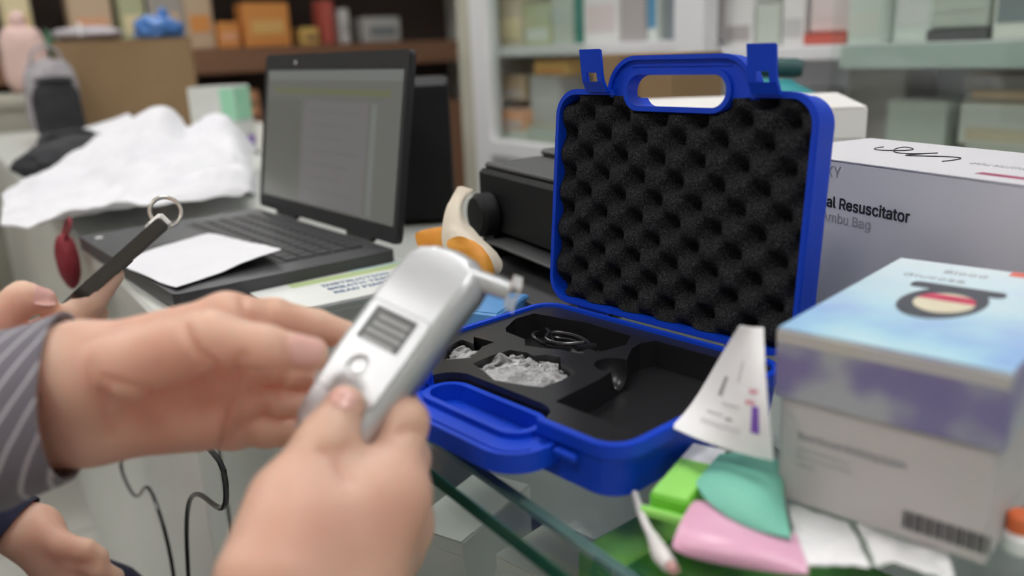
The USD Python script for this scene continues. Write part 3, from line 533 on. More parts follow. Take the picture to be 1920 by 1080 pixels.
# crumpled clear bags and a cable in the pockets
mats['clear_film'] = usdkit.material(stage, L + 'clear_film', {'t': ('transparent_bsdf', {'color': (.95, .95, .95)}), 'p': ('principled_bsdf', {'base_color': (.62, .62, .63), 'roughness': .12, 'specular_ior_level': .9}), 'l': ('layer_weight', {'blend': .45}), 'm': ('mix_closure', {})},
    [('l.facing', 'm.fac'), ('t.BSDF', 'm.closure1'), ('p.BSDF', 'm.closure2')], surface='m.closure')
MC = frames[case]
def in_case(x, y, z): return tuple(trimesh.transform_points([(x, y, z)], MC)[0])
def film_bag(label, poly, z, amp, seed, rzv=7.865):
    t = thing('clear_bag', label, 'bag', in_case(poly.centroid.x, poly.centroid.y, .0108), rzv, scale=KS)
    g = .0011; x0, y0, x1, y1 = poly.bounds; xs, ys = np.meshgrid(np.arange(x0, x1, g), np.arange(y0, y1, g), indexing='ij')
    for k in range(2):
        q = poly.buffer(-.0012 - .002 * k); ins = shapely.contains_xy(q, xs.ravel(), ys.ravel()).reshape(xs.shape)
        pp = np.stack([xs, ys, xs * 0], -1)
        n1 = meshkit.fbm(pp * 75 + seed + 5 * k, 3, seed); n2 = meshkit.fbm(pp * 170 + 3 + k, 2, seed + 4)
        zz = z - .004 * k + amp * (np.abs(n1 - .5) * 1.9 - .2) + amp * .45 * np.abs(n2 - .5)
        V = np.stack([xs - poly.centroid.x, ys - poly.centroid.y, np.clip(zz - .0108, .0008, 1)], -1)
        I = np.arange(xs.size).reshape(xs.shape); ok = ins[:-1, :-1] & ins[1:, :-1] & ins[1:, 1:] & ins[:-1, 1:]
        a, b, c, d = I[:-1, :-1][ok], I[1:, :-1][ok], I[1:, 1:][ok], I[:-1, 1:][ok]
        F = np.vstack([np.stack([a, b, c], 1), np.stack([a, c, d], 1)])
        u = np.unique(F); mp = -np.ones(xs.size, int); mp[u] = np.arange(len(u))
        part(t, 'film', (V.reshape(-1, 3)[u], mp[F]), 'clear_film', None, smooth=25)
film_bag('crumpled clear plastic bag in the middle pocket of the blue case', B_, .0255, .0085, 2)
film_bag('crumpled clear plastic bag in the left pocket of the case beside the silver device', D_, .0250, .0085, 5)
pm('black_cable', (.015, .015, .017), .22)
t = thing('charging_cable', 'coiled glossy black cable in the rear pocket of the blue case', 'cable', in_case(.06, -.045, .0107), 7.865, scale=KS)
coil = [(.018 * math.cos(a) * (1 + .12 * math.sin(3 * a)) + .004, .012 * math.sin(a), .004 + .0006 * a) for a in np.linspace(0, 6 * np.pi, 90)]
part(t, 'cord', tube(coil, .0016, 8), 'black_cable')
part(t, 'cord_loop', tube(spline([(-.030, .006, .010), (-.022, -.006, .014), (-.010, -.016, .0145), (-.004, -.010, .010), (-.016, .004, .012), (-.028, .012, .010)], 40), .0014, 8), 'black_cable')
part(t, 'plug', man(bx(.020, .040, -.014, -.002, .003, .014, .002)), 'black_plastic')
part(t, 'connector', tube([(.028, .004, .012), (.026, -.012, .0150)], [.0035, .0026], 12), 'black_cable')

# ---------------------------------------------------------------- silver breath tester held in the hands
mats['silver'] = usdkit.material(stage, L + 'silver', {'p': ('principled_bsdf', {'base_color': (.56, .57, .59), 'metallic': .6, 'roughness': .40})}, [], surface='p.BSDF')
pm('silver_plate', (.74, .75, .77), .42, metallic=.45); pm('silver_dark', (.30, .31, .31), .35, metallic=.6); pm('lcd_dark', (.075, .078, .08), .35); pm('lcd_grey', (.30, .31, .31), .4)
def cdir(v):                                                     # a direction given as (right, down, away) of the eye
    v = np.array(v, float); v /= np.linalg.norm(v); return v
DW, DLn, DN = (cdir(v) for v in (DEVW, DEVL, DEVN))
dev_o = np.array(DEVO)
dev = thing('breath_tester', 'silver handheld breath alcohol tester with small grey screen held in two hands', 'breath tester', tuple(dev_o))
MD = np.eye(4); MD[:3, 0], MD[:3, 1], MD[:3, 2] = DW, DLn, DN
# outline in the device's plane: x across, y up along it
def outline(k=0.0):
    pts = [(-.0205, -.046), (-.0165, -.0535), (0, -.0565), (.0165, -.0535), (.0215, -.046), (.0235, .0), (.0238, .044), (.0215, .0545), (.012, .0605), (0, .0625), (-.012, .0610), (-.0215, .0560), (-.0236, .047), (-.0232, .0)]
    return Polygon(pts).buffer(.006).buffer(-.008).buffer(.002 - k)
def loft(levels):
    out = None
    for (k0, z0), (k1, z1) in zip(levels[:-1], levels[1:]):
        q = m3.Manifold.hull_points(np.array([(x, y, z0) for x, y in outline(k0).exterior.coords] + [(x, y, z1) for x, y in outline(k1).exterior.coords]))
        out = q if out is None else out + q
    return out
def warp(mesh, up=True):
    v, f = arr(man(mesh).refine_to_length(.003)) if not hasattr(mesh, 'refine_to_length') else arr(mesh.refine_to_length(.003))
    y = v[:, 1]; v = v.copy()
    v[:, 2] -= 4.2 * np.maximum(0, y - .022) ** 2 + 3.5 * np.maximum(0, -.022 - y) ** 2
    return v, f
body = loft([(.0075, -.0215), (.0025, -.0190), (.0010, -.012)])
front = loft([(.0005, -.0118), (.0004, -.006), (.0022, -.0022), (.0050, 0)])
front = front - ext(rrect(-.0135, .0125, -.0025, .0157, .0006), -.0011, .1)
front = front - m3.Manifold.sphere(1, 40).scale((.0062, .0062, .003)).translate((-.0025, -.0150, .0006))
part(dev, 'back_shell', xf(warp(body), MD), 'silver_dark', 'darker grey back half')
part(dev, 'front_shell', xf(warp(front), MD), 'silver', smooth=40)
ridge = ext(rrect(-.0190, .0190, -.0305, .0185, .003).difference(rrect(-.0185, .0185, -.0300, .0180, .0028)), -.0004, .0003)
part(dev, 'panel_line', xf(warp(ridge), MD), 'silver_dark')
part(dev, 'screen', xf(bx(-.0134, .0124, -.0024, .0156, -.0012, -.0006), MD), 'lcd_dark', 'dark grey screen')
for k, (xa, xb) in enumerate([(-.0095, .0095), (-.0100, .0100), (-.0110, .0098), (-.0110, .0085)]):
    yy = .0114 - k * .0041
    part(dev, 'display_line', xf(bx(xa, xb, yy - .0011, yy + .0009, -.00058, -.00045), MD), 'lcd_grey', 'pale line of digits')
part(dev, 'button', xf(mv(lathe([(0, -.0028), (.0046, -.0028), (.0048, -.0018), (.0035, -.0012), (0, -.0016)], 28), -.0025, -.0150, .0006), MD), 'silver_plate', 'round recessed button')
mats['mouth_clear'] = usdkit.material(stage, L + 'mouth_clear', {'t': ('transparent_bsdf', {'color': (.93, .94, .95)}), 'p': ('principled_bsdf', {'base_color': (.80, .81, .82), 'roughness': .12}), 'l': ('layer_weight', {'blend': .5}), 'm': ('mix_closure', {})},
    [('l.facing', 'm.fac'), ('t.BSDF', 'm.closure1'), ('p.BSDF', 'm.closure2')], surface='m.closure')
m0, m1 = np.array(MOUTH0), np.array(MOUTH1); ux = (m1 - m0) / np.linalg.norm(m1 - m0)
mp0 = part(dev, 'mouthpiece', tube([m0 - ux * .006, m0, m0 + ux * .0015, m1 - ux * .007, m1 - ux * .004], [.0054, .0054, .0050, .0050, .0048], 24), 'silver', 'shiny tube sticking out of the side', world=True)
fl = trimesh.creation.box((.0125, .0125, .0045)); T = trimesh.geometry.align_vectors([0, 0, 1], ux); T[:3, 3] = m1 - ux * .001
part(mp0, 'flange', xf(fl, T), 'mouth_clear', 'clear square flange', world=True)
mats['prong'] = mats['aluminium']
for k in (-1, 1):
    q0 = m1 + np.array(DLn) * -.004 + np.array(DW) * (.0016 * k); part(mp0, 'prong', tube([q0, q0 - np.array(DLn) * .006 + np.array(DW) * .003], .0005, 8), 'prong', world=True)

# ---------------------------------------------------------------- laptop
pn('laptop_grey', (.045, .046, .052), (.055, .056, .062), 6, .42); pm('laptop_dark', (.018, .018, .021), .5); pm('key_black', (.025, .025, .028), .5)
lap = thing('laptop', 'open dark grey laptop facing left with a dim document on its screen', 'laptop', LAPO, LAPRZ)
# local: x along the front edge (user side at -y), y towards the hinge
LWd, LDp = .375, .235
part(lap, 'base', ext(rrect(-LWd / 2, LWd / 2, -LDp, 0, .008), .0015, .017), 'laptop_grey')
part(lap, 'keyboard_tray', ext(rrect(-.15, .15, -.115, -.018, .003), .0170, .0174), 'laptop_dark')
kb = [bx(-.147 + c * .0197, -.147 + c * .0197 + .017, -.033 - r * .0187, -.033 - r * .0187 + .0155, .0174, .0188, .0007) for r in range(5) for c in range(15)]
part(lap, 'keyboard_keys', cat_(*kb), 'key_black', 'rows of dark keys', kind='stuff')
part(lap, 'touchpad', ext(rrect(-.055, .055, -.215, -.130, .003), .0170, .01735), 'laptop_dark')
for x in (-.15, .15):
    for y in (-.22, -.02): part(lap, 'rubber_foot', mv(lathe([(0, 0), (.006, 0), (.006, .0015), (0, .0015)], 12), x, y), 'laptop_dark')
part(lap, 'sticker', ext(rrect(-.160, -.150, -.222, -.214, .001), .0170, .0173), 'white_paint', 'small white sticker')
SA = math.radians(LAPTILT); MS = np.array([[1, 0, 0, 0], [0, math.sin(SA), -math.cos(SA), .002], [0, math.cos(SA), math.sin(SA), .0172], [0, 0, 0, 1]])
scr = part(lap, 'screen_lid', xf(ext(rrect(-LWd / 2, LWd / 2, .004, .210, .008), -.006, 0), MS), 'laptop_dark')
part(scr, 'bezel', xf(ext(rrect(-LWd / 2 + .002, LWd / 2 - .002, .006, .208, .007).difference(sbox(-.177, .022, .177, .190)), .0, .0012), MS), 'laptop_dark')
def scr_mat(name, c, s, rough=.25): pm(name, (.02, .02, .02), rough, emission_color=c, emission_strength=s)
scr_mat('display_grey', (.30, .30, .275), 0.248); scr_mat('display_page', (.34, .315, .325), 0.260); scr_mat('display_bar', (.34, .36, .34), 0.273); scr_mat('display_green', (.30, .31, .16), 0.260); scr_mat('display_side', (.27, .27, .235), 0.236); scr_mat('display_line', (.31, .29, .30), 0.254)
dp = part(lap, 'display', xf(bx(-.1765, .1765, .0225, .1895, .0001, .0005), MS), 'display_grey', 'dim grey glowing display')
part(dp, 'menu_bar', xf(bx(-.175, .175, .177, .189, .00052, .0006), MS), 'display_bar'); part(dp, 'toolbar', xf(bx(-.152, .152, .160, .167, .00052, .0006), MS), 'display_green', 'yellow-green toolbar')
part(dp, 'document_page', xf(bx(-.060, .105, .026, .152, .00052, .0006), MS), 'display_page', 'pale document page')
part(dp, 'side_pane', xf(bx(-.174, -.068, .026, .152, .00052, .0006), MS), 'display_side'); part(dp, 'scroll_pane', xf(bx(.112, .125, .026, .152, .00052, .0006), MS), 'display_bar')
for k in range(7): part(dp, 'text_line', xf(bx(-.045, .085 - .02 * (k % 3), .138 - k * .016, .141 - k * .016, .00062, .0007), MS), 'display_line')
for s0 in (-.10, .10): part(lap, 'hinge', xf(tube([(s0 - .03, .002, -.003), (s0 + .03, .002, -.003)], .0035, 12), MS), 'laptop_dark')
part(scr, 'camera_dot', xf(mv(lathe([(0, 0), (.0025, 0), (.0025, .0004), (0, .0004)], 12), -.09, .199, .0012), MS), 'white_paint', 'tiny pale camera dot')
# ---------------------------------------------------------------- things behind and around the laptop
pm('black_matte', (.007, .0065, .009), .6); pm('printer_black', (.009, .009, .010), .6, specular_ior_level=.25); pm('printer_grey', (.07, .07, .072), .45)
o = TOWERO
t = thing('computer_case', 'black upright computer case behind the right edge of the laptop screen', 'computer', (o[0], o[1], CT + .0004), TOWERRZ)
part(t, 'shell', bx(-.045, .060, -.04, .20, .004, .183, .004), 'black_matte')
part(t, 'front_panel', bx(-.043, .058, -.044, -.0402, .008, .179, .0015), 'printer_black')
for x, y in ((-.035, -.03), (.05, -.03), (-.035, .19), (.05, .19)): part(t, 'foot', mv(lathe([(0, 0), (.006, 0), (.006, .0042), (0, .0042)], 12), x, y), 'printer_grey')
o = PRINTO
t = thing('printer', 'squat black printer with open slots and a round knob behind the case', 'printer', (o[0], o[1], CT + .0004), PRINTRZ)
PWd, PHt, PDp = .24, PRINTH, .13
pr = man(bx(0, PWd, 0, PDp, .004, PHt, .004)) - man(bx(.02, PWd - .02, -.01, .03, .010, .030)) - man(bx(.03, PWd - .03, -.01, .022, .036, .046))
part(t, 'housing', pr, 'printer_black')
part(t, 'top_cover', bx(.004, PWd - .004, .006, PDp - .005, PHt, PHt + .006, .002), 'printer_grey')
part(t, 'rear_cover', bx(.006, PWd - .006, PDp - .06, PDp - .008, PHt + .006, PHt + .014, .003), 'printer_grey')
part(t, 'paper_tray', bx(.03, PWd - .03, -.050, .026, .011, .015, .001), 'printer_grey')
part(t, 'paper_guide', bx(.05, PWd - .05, -.018, .018, .037, .040, .001), 'printer_grey')
part(t, 'tray_edge', bx(.034, PWd - .034, -.050, -.047, .015, .019, .0008), 'printer_grey')
kb_ = xf(lathe([(0, 0), (.019, 0), (.022, .004), (.022, .016), (.018, .021), (0, .022)], 28), trimesh.transformations.rotation_matrix(math.pi / 2, [1, 0, 0]))
part(t, 'knob', mv(kb_, .034, -.0005, .062), 'printer_black', 'round dark knob')
for x, y in ((.02, .02), (PWd - .02, .02), (.02, PDp - .02), (PWd - .02, PDp - .02)): part(t, 'foot', mv(lathe([(0, 0), (.007, 0), (.007, .0042), (0, .0042)], 12), x, y), 'printer_grey')

# torn orange and white paper packet standing behind the device
def two(name, c1, c2, scale=14, rough=.7): pn(name, c1, c2, scale, rough, bump=.15)
two('cream_paper', (.66, .58, .46), (.74, .67, .56)); pn('orange_paper', (.78, .30, .03), (.85, .40, .06), 18, .45); two('white_paper', (.75, .75, .80), (.81, .81, .85), 8)
o = PACKO
t = thing('paper_packet', 'torn orange and cream paper packet standing up behind the silver device', 'packet', tuple(o))
part(t, 'cream_sheet', slab(crumple(patch(PK1, 26, 16), 60, .004, 1), .0012), 'cream_paper', 'cream inner paper sticking up', world=True)
part(t, 'orange_wrapper', slab(crumple(patch(PK2, 26, 14), 70, .003, 2), .0012), 'orange_paper', 'orange wrapper', world=True)
part(t, 'orange_corner', slab(crumple(patch(PK3, 14, 10), 70, .002, 3), .0012), 'orange_paper', 'orange torn corner', world=True)

# booklet with green stripe and blue print, on the counter under the hands
pm('booklet_white', (.78, .80, .78), .4); pm('booklet_green', (.50, .62, .30), .4); pm('booklet_aqua', (.50, .68, .66), .4); pm('ink_blue', (.03, .10, .25), .5); pm('ink_black', (.02, .02, .025), .5); pm('ink_grey', (.36, .36, .38), .5); pm('ink_light', (.55, .55, .56), .6)
A, B, C, D = (np.array(p) for p in BOOK)
t = thing('booklet', 'white folded booklet with green stripe and blue print, lying behind the silver device', 'booklet', (A[0], A[1], CT + .0004))
def book_q(u0, u1, v0, v1, z, h=.0004):
    P = [A + (B - A) * u + (D - A) * v for u, v in ((u0, v0), (u1, v0), (u1, v1), (u0, v1))]
    q = Polygon([(p[0], p[1]) for p in P]); return ext(q, CT + z, CT + z + h)
part(t, 'cover', book_q(0, 1, 0, 1, .0034, .0012), 'booklet_white', None, True); part(t, 'pages', book_q(.01, .985, .015, .985, .0006, .0026), 'white_paper', None, True)
part(t, 'green_stripe', book_q(.22, .98, .63, .76, .0047, .0002), 'booklet_green', 'green printed stripe', True); part(t, 'aqua_field', book_q(.62, .98, .765, .83, .0047, .0002), 'booklet_aqua', None, True)
bu = (B - A) / np.linalg.norm(B - A); bv = np.cross([0, 0, 1], bu)
for k, s in enumerate(['INSTRUCTION', 'BREATH TEST', 'READ FIRST']):
    lettering(t, 'printed_line', s, .0074, A + (B - A) * .36 + (D - A) * (.48 - .13 * k) + np.array([0, 0, CT + .0047 - A[2]]), bu, bv, 'ink_blue', world=True, bold=True)
# pale blue card behind the left end of the case
pm('sky_blue', (.10, .32, .66), .4)
o = BLUEC
t = thing('blue_card', 'small sky blue card box between the silver device and the case', 'box', (o[0], o[1], CT + .0004), 30)
part(t, 'card_body', bx(-.030, .030, -.03, .03, 0, .022, .0015), 'sky_blue'); part(t, 'top_flap', bx(-.0285, .0285, -.0285, .01, .022, .0226), 'sky_blue')

# papers, bag, box on the desk
P = slab(crumple(patch(NOTE, 30, 24), 16, .006, 4, ridged=False), .0004)
t = thing('note_sheet', 'single white sheet of paper lying on the laptop keyboard', 'paper', tuple(np.array(NOTE[0][0])))
part(t, 'sheet', P, 'white_paper', None, True, smooth=60)
t = thing('paper_heap', 'big heap of creased white paper draped beside the laptop', 'paper', HEAPO)
part(t, 'top_sheet', slab(crumple(crumple(patch(HEAP, 70, 50), 9, .035, 5), 28, .008, 6), .002), 'white_paper', None, True, smooth=40)
part(t, 'under_sheet', slab(crumple(patch(HEAP2, 30, 24), 10, .015, 8), .002), 'white_paper', None, True, smooth=40)
t = thing('paper_sheet', 'white sheet lying on the black bag behind the paper heap', 'paper', tuple(np.array(SHEET2[0][0])))
part(t, 'sheet', slab(crumple(patch(SHEET2, 24, 16), 9, .012, 9, ridged=False), .002), 'white_paper', None, True, smooth=50)
pn('black_cloth', (.018, .018, .022), (.03, .03, .036), 20, .8)
o = BAGO
t = thing('black_bag', 'soft black bag lying on the desk under the white papers', 'bag', (o[0], o[1], CT), 0)
part(t, 'bag_body', lump((0, 0, .035), BAGR, 5, .3, 11, BAGRZ, flat=.0006), 'black_cloth', smooth=60)
c_, s_ = math.cos(math.radians(BAGRZ)), math.sin(math.radians(BAGRZ))
hh = [(-.10, 0, .05), (-.08, .02, .075), (0, .03, .08), (.08, .02, .075), (.10, 0, .05)]
part(t, 'strap', tube(spline([(x * c_ - y * s_, x * s_ + y * c_, z) for x, y, z in hh], 24), .010, 8), 'black_cloth')
pn('cardboard', (.27, .17, .085), (.31, .20, .105), 5, .75); pm('tape_brown', (.22, .14, .08), .3)
o = CARDO
t = thing('cardboard_box', 'plain brown cardboard box standing on the desk behind the papers', 'box', (o[0], o[1], CT + .0004), CARDRZ)
part(t, 'box_body', bx(-.205, .205, 0, .30, 0, .29, .004), 'cardboard'); part(t, 'packing_tape', bx(-.035, .035, -.0008, -.0002, 0, .06), 'tape_brown')
part(t, 'top_flap', bx(-.204, .204, .001, .148, .2902, .2935), 'cardboard'); part(t, 'top_flap', bx(-.204, .204, .152, .299, .2902, .2935), 'cardboard')
pn('grey_mauve', (.36, .34, .36), (.46, .42, .46), 9, .7); pm('blue_film', (.07, .22, .60), .3)
def on_card(x, y, z): return tuple(trimesh.transform_points([(x, y, z)], frames[CARDP])[0])
CARDP = t
q = on_card(-.10, .13, .2938)
t = thing('grey_bundle', 'flat grey bundle lying on top of the cardboard box', 'bundle', q, CARDRZ)
part(t, 'bundle', lump((0, 0, .022), (.105, .085, .026), 5, .35, 12, flat=.0004), 'grey_mauve', smooth=60); part(t, 'cord', tube(spline([(-.02, -.10, .012), (-.02, -.05, .050), (-.02, .0, .056), (-.02, .07, .045), (-.02, .095, .01)], 20), .004, 8), 'white_paint')
q = on_card(.118, .11, .2938)
t = thing('blue_plastic_bag', 'crumpled bright blue plastic bag on top of the cardboard box', 'bag', q, CARDRZ)
part(t, 'bag_body', lump((0, 0, .03), (.078, .075, .045), 9, .6, 13, flat=.0004), 'blue_film', smooth=40); part(t, 'knot', lump((.02, 0, .075), (.018, .016, .022), 8, .6, 14, sub=3), 'blue_film')
o = GBAGO
t = thing('grey_carrier_bag', 'grey mauve carrier bag standing left of the cardboard box', 'bag', (o[0], o[1], CT), 20)
part(t, 'bag_body', lump((0, 0, .115), (.055, .075, .12), 5, .3, 15, flat=.0006, sq=.7), 'grey_mauve', smooth=60); part(t, 'handle', tube(spline([(0, -.04, .22), (0, -.03, .27), (0, .03, .27), (0, .04, .22)], 16), .005, 8), 'grey_mauve')
o = DPO
t = thing('dark_pouch', 'dark upright pouch against the left side of the cardboard box', 'pouch', (o[0], o[1], CT), 15)
part(t, 'pouch_body', lump((0, 0, .09), (.045, .06, .09), 4, .15, 16, flat=.0006, sq=.55), 'black_cloth', smooth=60); part(t, 'flap', lump((.005, 0, .182), (.040, .055, .012), 4, .25, 17, sub=3), 'black_cloth')
pm('mint_print', (.36, .72, .50), .5); pm('violet_print', (.22, .10, .50), .5)
def carton2(name, label, p, rz, w, d, h, z, extra):
    t = thing(name, label, 'box', (p[0], p[1], z), rz)
    part(t, 'carton_body', bx(-w, w, -d, d, 0, h, .0015), 'white_carton'); part(t, 'top_flap', bx(-w + .001, w - .001, -d - .0006, -d * .3, h, h + .0008), 'white_carton')
    for nm, mt, b in extra: part(t, nm, bx(*b), mt)
    return t
carton2('medicine_box', 'white box with violet band lying on the desk behind the laptop', VBOX, VRZ, .06, .05, .07, CT + .0004, [('violet_band', 'violet_print', (-.0605, .0605, -.0508, -.0502, .012, .034)), ('violet_side', 'violet_print', (.0602, .0608, -.04, .04, .012, .034))])
carton2('medicine_box', 'white box with mint green end on top of the violet banded one', VBOX, VRZ, .058, .048, .085, CT + .0714 + .0004, [('mint_panel', 'mint_print', (.022, .0575, -.0488, -.0482, .004, .081)), ('mint_side', 'mint_print', (.0582, .0588, -.046, .046, .004, .081))])

# ---------------------------------------------------------------- boxes behind the case
pn('matte_white', (.66, .65, .70), (.69, .68, .72), 3, .5); pm('print_magenta', (.35, .03, .12), .5)
o = AMBO
am = thing('resuscitator_box', 'large white box lettered Resuscitator behind the right edge of the case', 'box', (o[0], o[1], CT + .0004), AMRZ)
AW, AD, AH = .31, .120, AMH
part(am, 'carton_body', bx(0, AW, 0, AD, 0, AH, .0012), 'matte_white'); part(am, 'top_flap', bx(.001, AW - .001, -.0006, AD - .004, AH, AH + .0008), 'matte_white')
part(am, 'red_strip', bx(.178, .300, .015, .022, AH + .00082, AH + .001), 'print_magenta', 'dark red printed strip')
def frontp(x, z): return (x, -.0003, z)
fx, fz = (1, 0, 0), (0, 0, 1)
lettering(am, 'lettering', 'XY', .0081, frontp(.0690, .1214), fx, fz, 'ink_grey')
lettering(am, 'lettering', 'Manual', .0077, frontp(.0440, .0996), fx, fz, 'ink_black', bold=True)
lettering(am, 'lettering', 'Resuscitator', .0077, frontp(.0836, .0993), fx, fz, 'ink_black', bold=True)
lettering(am, 'lettering', 'Ambu Bag', .0070, frontp(.0678, .0887), fx, fz, 'ink_grey')
lettering(am, 'lettering', 'MANUAL RESUSCITATOR', .0070, (.243, .054, AH + .0008), (-1, 0, 0), (0, -1, 0), 'ink_grey', squash=.8)
sk = np.array([-.033, -.010, 0]) + spline([(.085, .085, 0), (.10, .07, 0), (.11, .088, 0), (.098, .095, 0), (.12, .066, 0), (.135, .084, 0), (.128, .060, 0), (.15, .072, 0), (.165, .052, 0)], 90); sk[:, 2] = AH + .0012
part(am, 'line_drawing', tube(sk, .0004, 5), 'ink_black', 'thin black printed scribble')
pm('bright_white', (.86, .84, .83), .45)
o = WBO
wb = thing('white_box', 'tall bright white box with its lid ajar behind the case handle', 'box', (o[0], o[1], CT + .0004), WBRZ)
w, d, h = .262, .14, WBH
part(wb, 'carton_body', man(bx(-w, 0, 0, d, 0, h, .001)) - man(bx(-w + .002, -.002, .002, d - .002, .02, h + .1)), 'bright_white')
part(wb, 'lid_flap', xf(bx(-w + .001, -.001, 0, d, 0, .0015), trimesh.transformations.translation_matrix((0, .001, h + .0006)) @ trimesh.transformations.rotation_matrix(math.radians(2.5), [1, 0, 0])), 'bright_white', 'lid slightly raised')
part(wb, 'tuck_flap', bx(-w + .004, -.004, -.0012, -.0004, h - .03, h), 'bright_white')
o = BBO
t = thing('cardboard_box', 'brown cardboard box seen through the hole of the case handle', 'box', (o[0], o[1], CT + .0004), 3)
part(t, 'box_body', bx(-.16, 0, 0, .11, 0, .20, .002), 'cardboard'); part(t, 'top_flap', bx(-.159, -.001, .001, .109, .2002, .2025), 'cardboard'); part(t, 'packing_tape', bx(-.10, -.06, -.0008, -.0002, .14, .20), 'tape_brown')
pn('teal_cloth', (.02, .22, .24), (.04, .30, .33), 14, .6); pm('teal_dark', (.012, .07, .07), .5)
t = thing('teal_cloth', 'rolled dark teal cloth lying on the white box behind the right latch', 'cloth', tuple(TEALO))
part(t, 'folded_cloth', slab(crumple(patch(TEAL1, 24, 16), 22, .006, 21), .012), 'teal_cloth', None, True, smooth=60)
part(t, 'cloth_roll', tube(spline(TEAL2, 24), np.interp(np.linspace(0, 1, 24), [0, .1, .9, 1], [.010, .0125, .0125, .010]), 16), 'teal_dark', 'dark rolled edge', True)

# ---------------------------------------------------------------- right foreground: boxes, packets, leaflet, cable
mats['box_art'] = usdkit.material(stage, L + 'box_art', {'t': ('texture_coordinate', {}), 'n': ('noise_texture', {'scale': 14, 'detail': 3}), 'r': ('rgb_ramp', {'ramp': [(0, (.16, .24, .66)), (.34, (.30, .48, .80)), (.48, (.40, .66, .82)), (.62, (.52, .74, .83)), (1, (.68, .83, .86))]}),
    's': ('separate_xyz', {}), 'm': ('math', {'math_type': 'multiply_add', 'value2': 6.2, 'value3': -.15, 'use_clamp': True}), 'k': ('mix_color', {'b': (.78, .86, .88)}), 'p': ('principled_bsdf', {'roughness': .3})},
    [('t.object', 'n.vector'), ('n.fac', 'r.fac'), ('t.object', 's.vector'), ('s.y', 'm.value1'), ('m.value', 'k.fac'), ('r.color', 'k.a'), ('k.result', 'p.base_color')], surface='p.BSDF')
mats['box_side'] = usdkit.material(stage, L + 'box_side', {'t': ('texture_coordinate', {}), 'n': ('noise_texture', {'scale': 22, 'detail': 2}), 'r': ('rgb_ramp', {'ramp': [(0, (.15, .12, .33)), (.40, (.22, .20, .38)), (.52, (.40, .42, .46)), (1, (.44, .48, .50))]}), 'p': ('principled_bsdf', {'roughness': .35})},
    [('t.object', 'n.vector'), ('n.fac', 'r.fac'), ('r.color', 'p.base_color')], surface='p.BSDF')
pn('base_white', (.52, .49, .49), (.56, .53, .53), 4, .5); pm('print_cream', (.72, .66, .50), .4); pm('print_crimson', (.58, .05, .12), .4); pm('print_slate', (.07, .075, .095), .4); pm('print_red', (.75, .16, .12), .4); pn('pale_grey_edge', (.50, .49, .50), (.56, .55, .46), 20, .4)
o = GLO
gl = thing('meter_box', 'pale blue box with a printed glucose meter on its lid, in the right foreground', 'box', tuple(o), GLRZ)
gw, gd, gh = .098, .158, GLH
part(gl, 'box_base', bx(.0025, gw - .0025, .0025, gd - .0025, 0, gh - .004, .0012), 'base_white', 'greyish white lower box')
lidp = part(gl, 'lid', man(bx(0, gw, 0, gd, gh - .034, gh, .001)) - man(bx(.002, gw - .002, .002, gd - .002, gh - .05, gh - .0015)), 'box_side', 'violet grey lid rim')
part(lidp, 'lid_print', bx(.0008, gw - .0008, .0008, gd - .0008, gh + .0001, gh + .0005), 'box_art', 'pale blue printed lid top')
part(lidp, 'pale_edge', bx(.0006, gw - .0006, -.0004, .0002, gh - .0065, gh - .0008), 'pale_grey_edge', 'pale worn upper edge')
def on_lid(poly, k): return ext(poly, gh + .0005 + .0002 * k, gh + .0007 + .0002 * k)
mx, my = .0475, .080
met = affinity.rotate(affinity.scale(Point(0, 0).buffer(1, 24), .0185, .030), -6, origin=(0, 0)); met = affinity.translate(met, mx, my)
part(lidp, 'meter_print', on_lid(met.union(affinity.translate(rrect(-.0225, .0225, .0, .011, .004), mx - .001, my + .021)), 0), 'print_slate', 'dark printed meter')
wn = affinity.translate(affinity.scale(Point(0, 0).buffer(1, 24), .0135, .0175), mx + .001, my - .001)
part(lidp, 'window_print', on_lid(wn, 1), 'print_cream', 'cream printed display')
part(lidp, 'red_print', on_lid(wn.intersection(sbox(0, my + .002, 1, my + .012)), 2), 'print_crimson', 'crimson printed band')
part(lidp, 'red_corner', on_lid(sbox(.060, gd - .010, gw - .001, gd - .001), 0), 'print_red', 'red printed strip')
lettering(lidp, 'lettering', 'Blood', .006, (.030, .136, gh + .0005), (1, 0, 0), (0, 1, 0), 'ink_grey'); lettering(lidp, 'lettering', 'Glucose', .006, (.014, .120, gh + .0005), (1, 0, 0), (0, 1, 0), 'ink_grey')
fr = lambda x, z: (x, .0022, z)
lettering(gl, 'lettering', 'Blood Glucose Monitoring System', .0036, fr(.012, .034), fx, fz, 'ink_grey', bold=True, squash=.62)
for k in range(3): lettering(gl, 'lettering', ['Made for self testing use', 'Store at room temperature', 'Keep dry'][k], .0022, fr(.012, .028 - .004 * k), fx, fz, 'ink_light', squash=.7)
bars, x = [], .062
for k in range(26):
    wv = (.0004, .0007, .0011)[(k * 7) % 3]; bars.append(bx(x, x + wv, .0019, .0023, .006, .0145)); x += wv + (.0005, .0008)[(k * 5) % 2]
part(gl, 'barcode', cat_(*bars), 'ink_black', 'black barcode', kind='stuff')

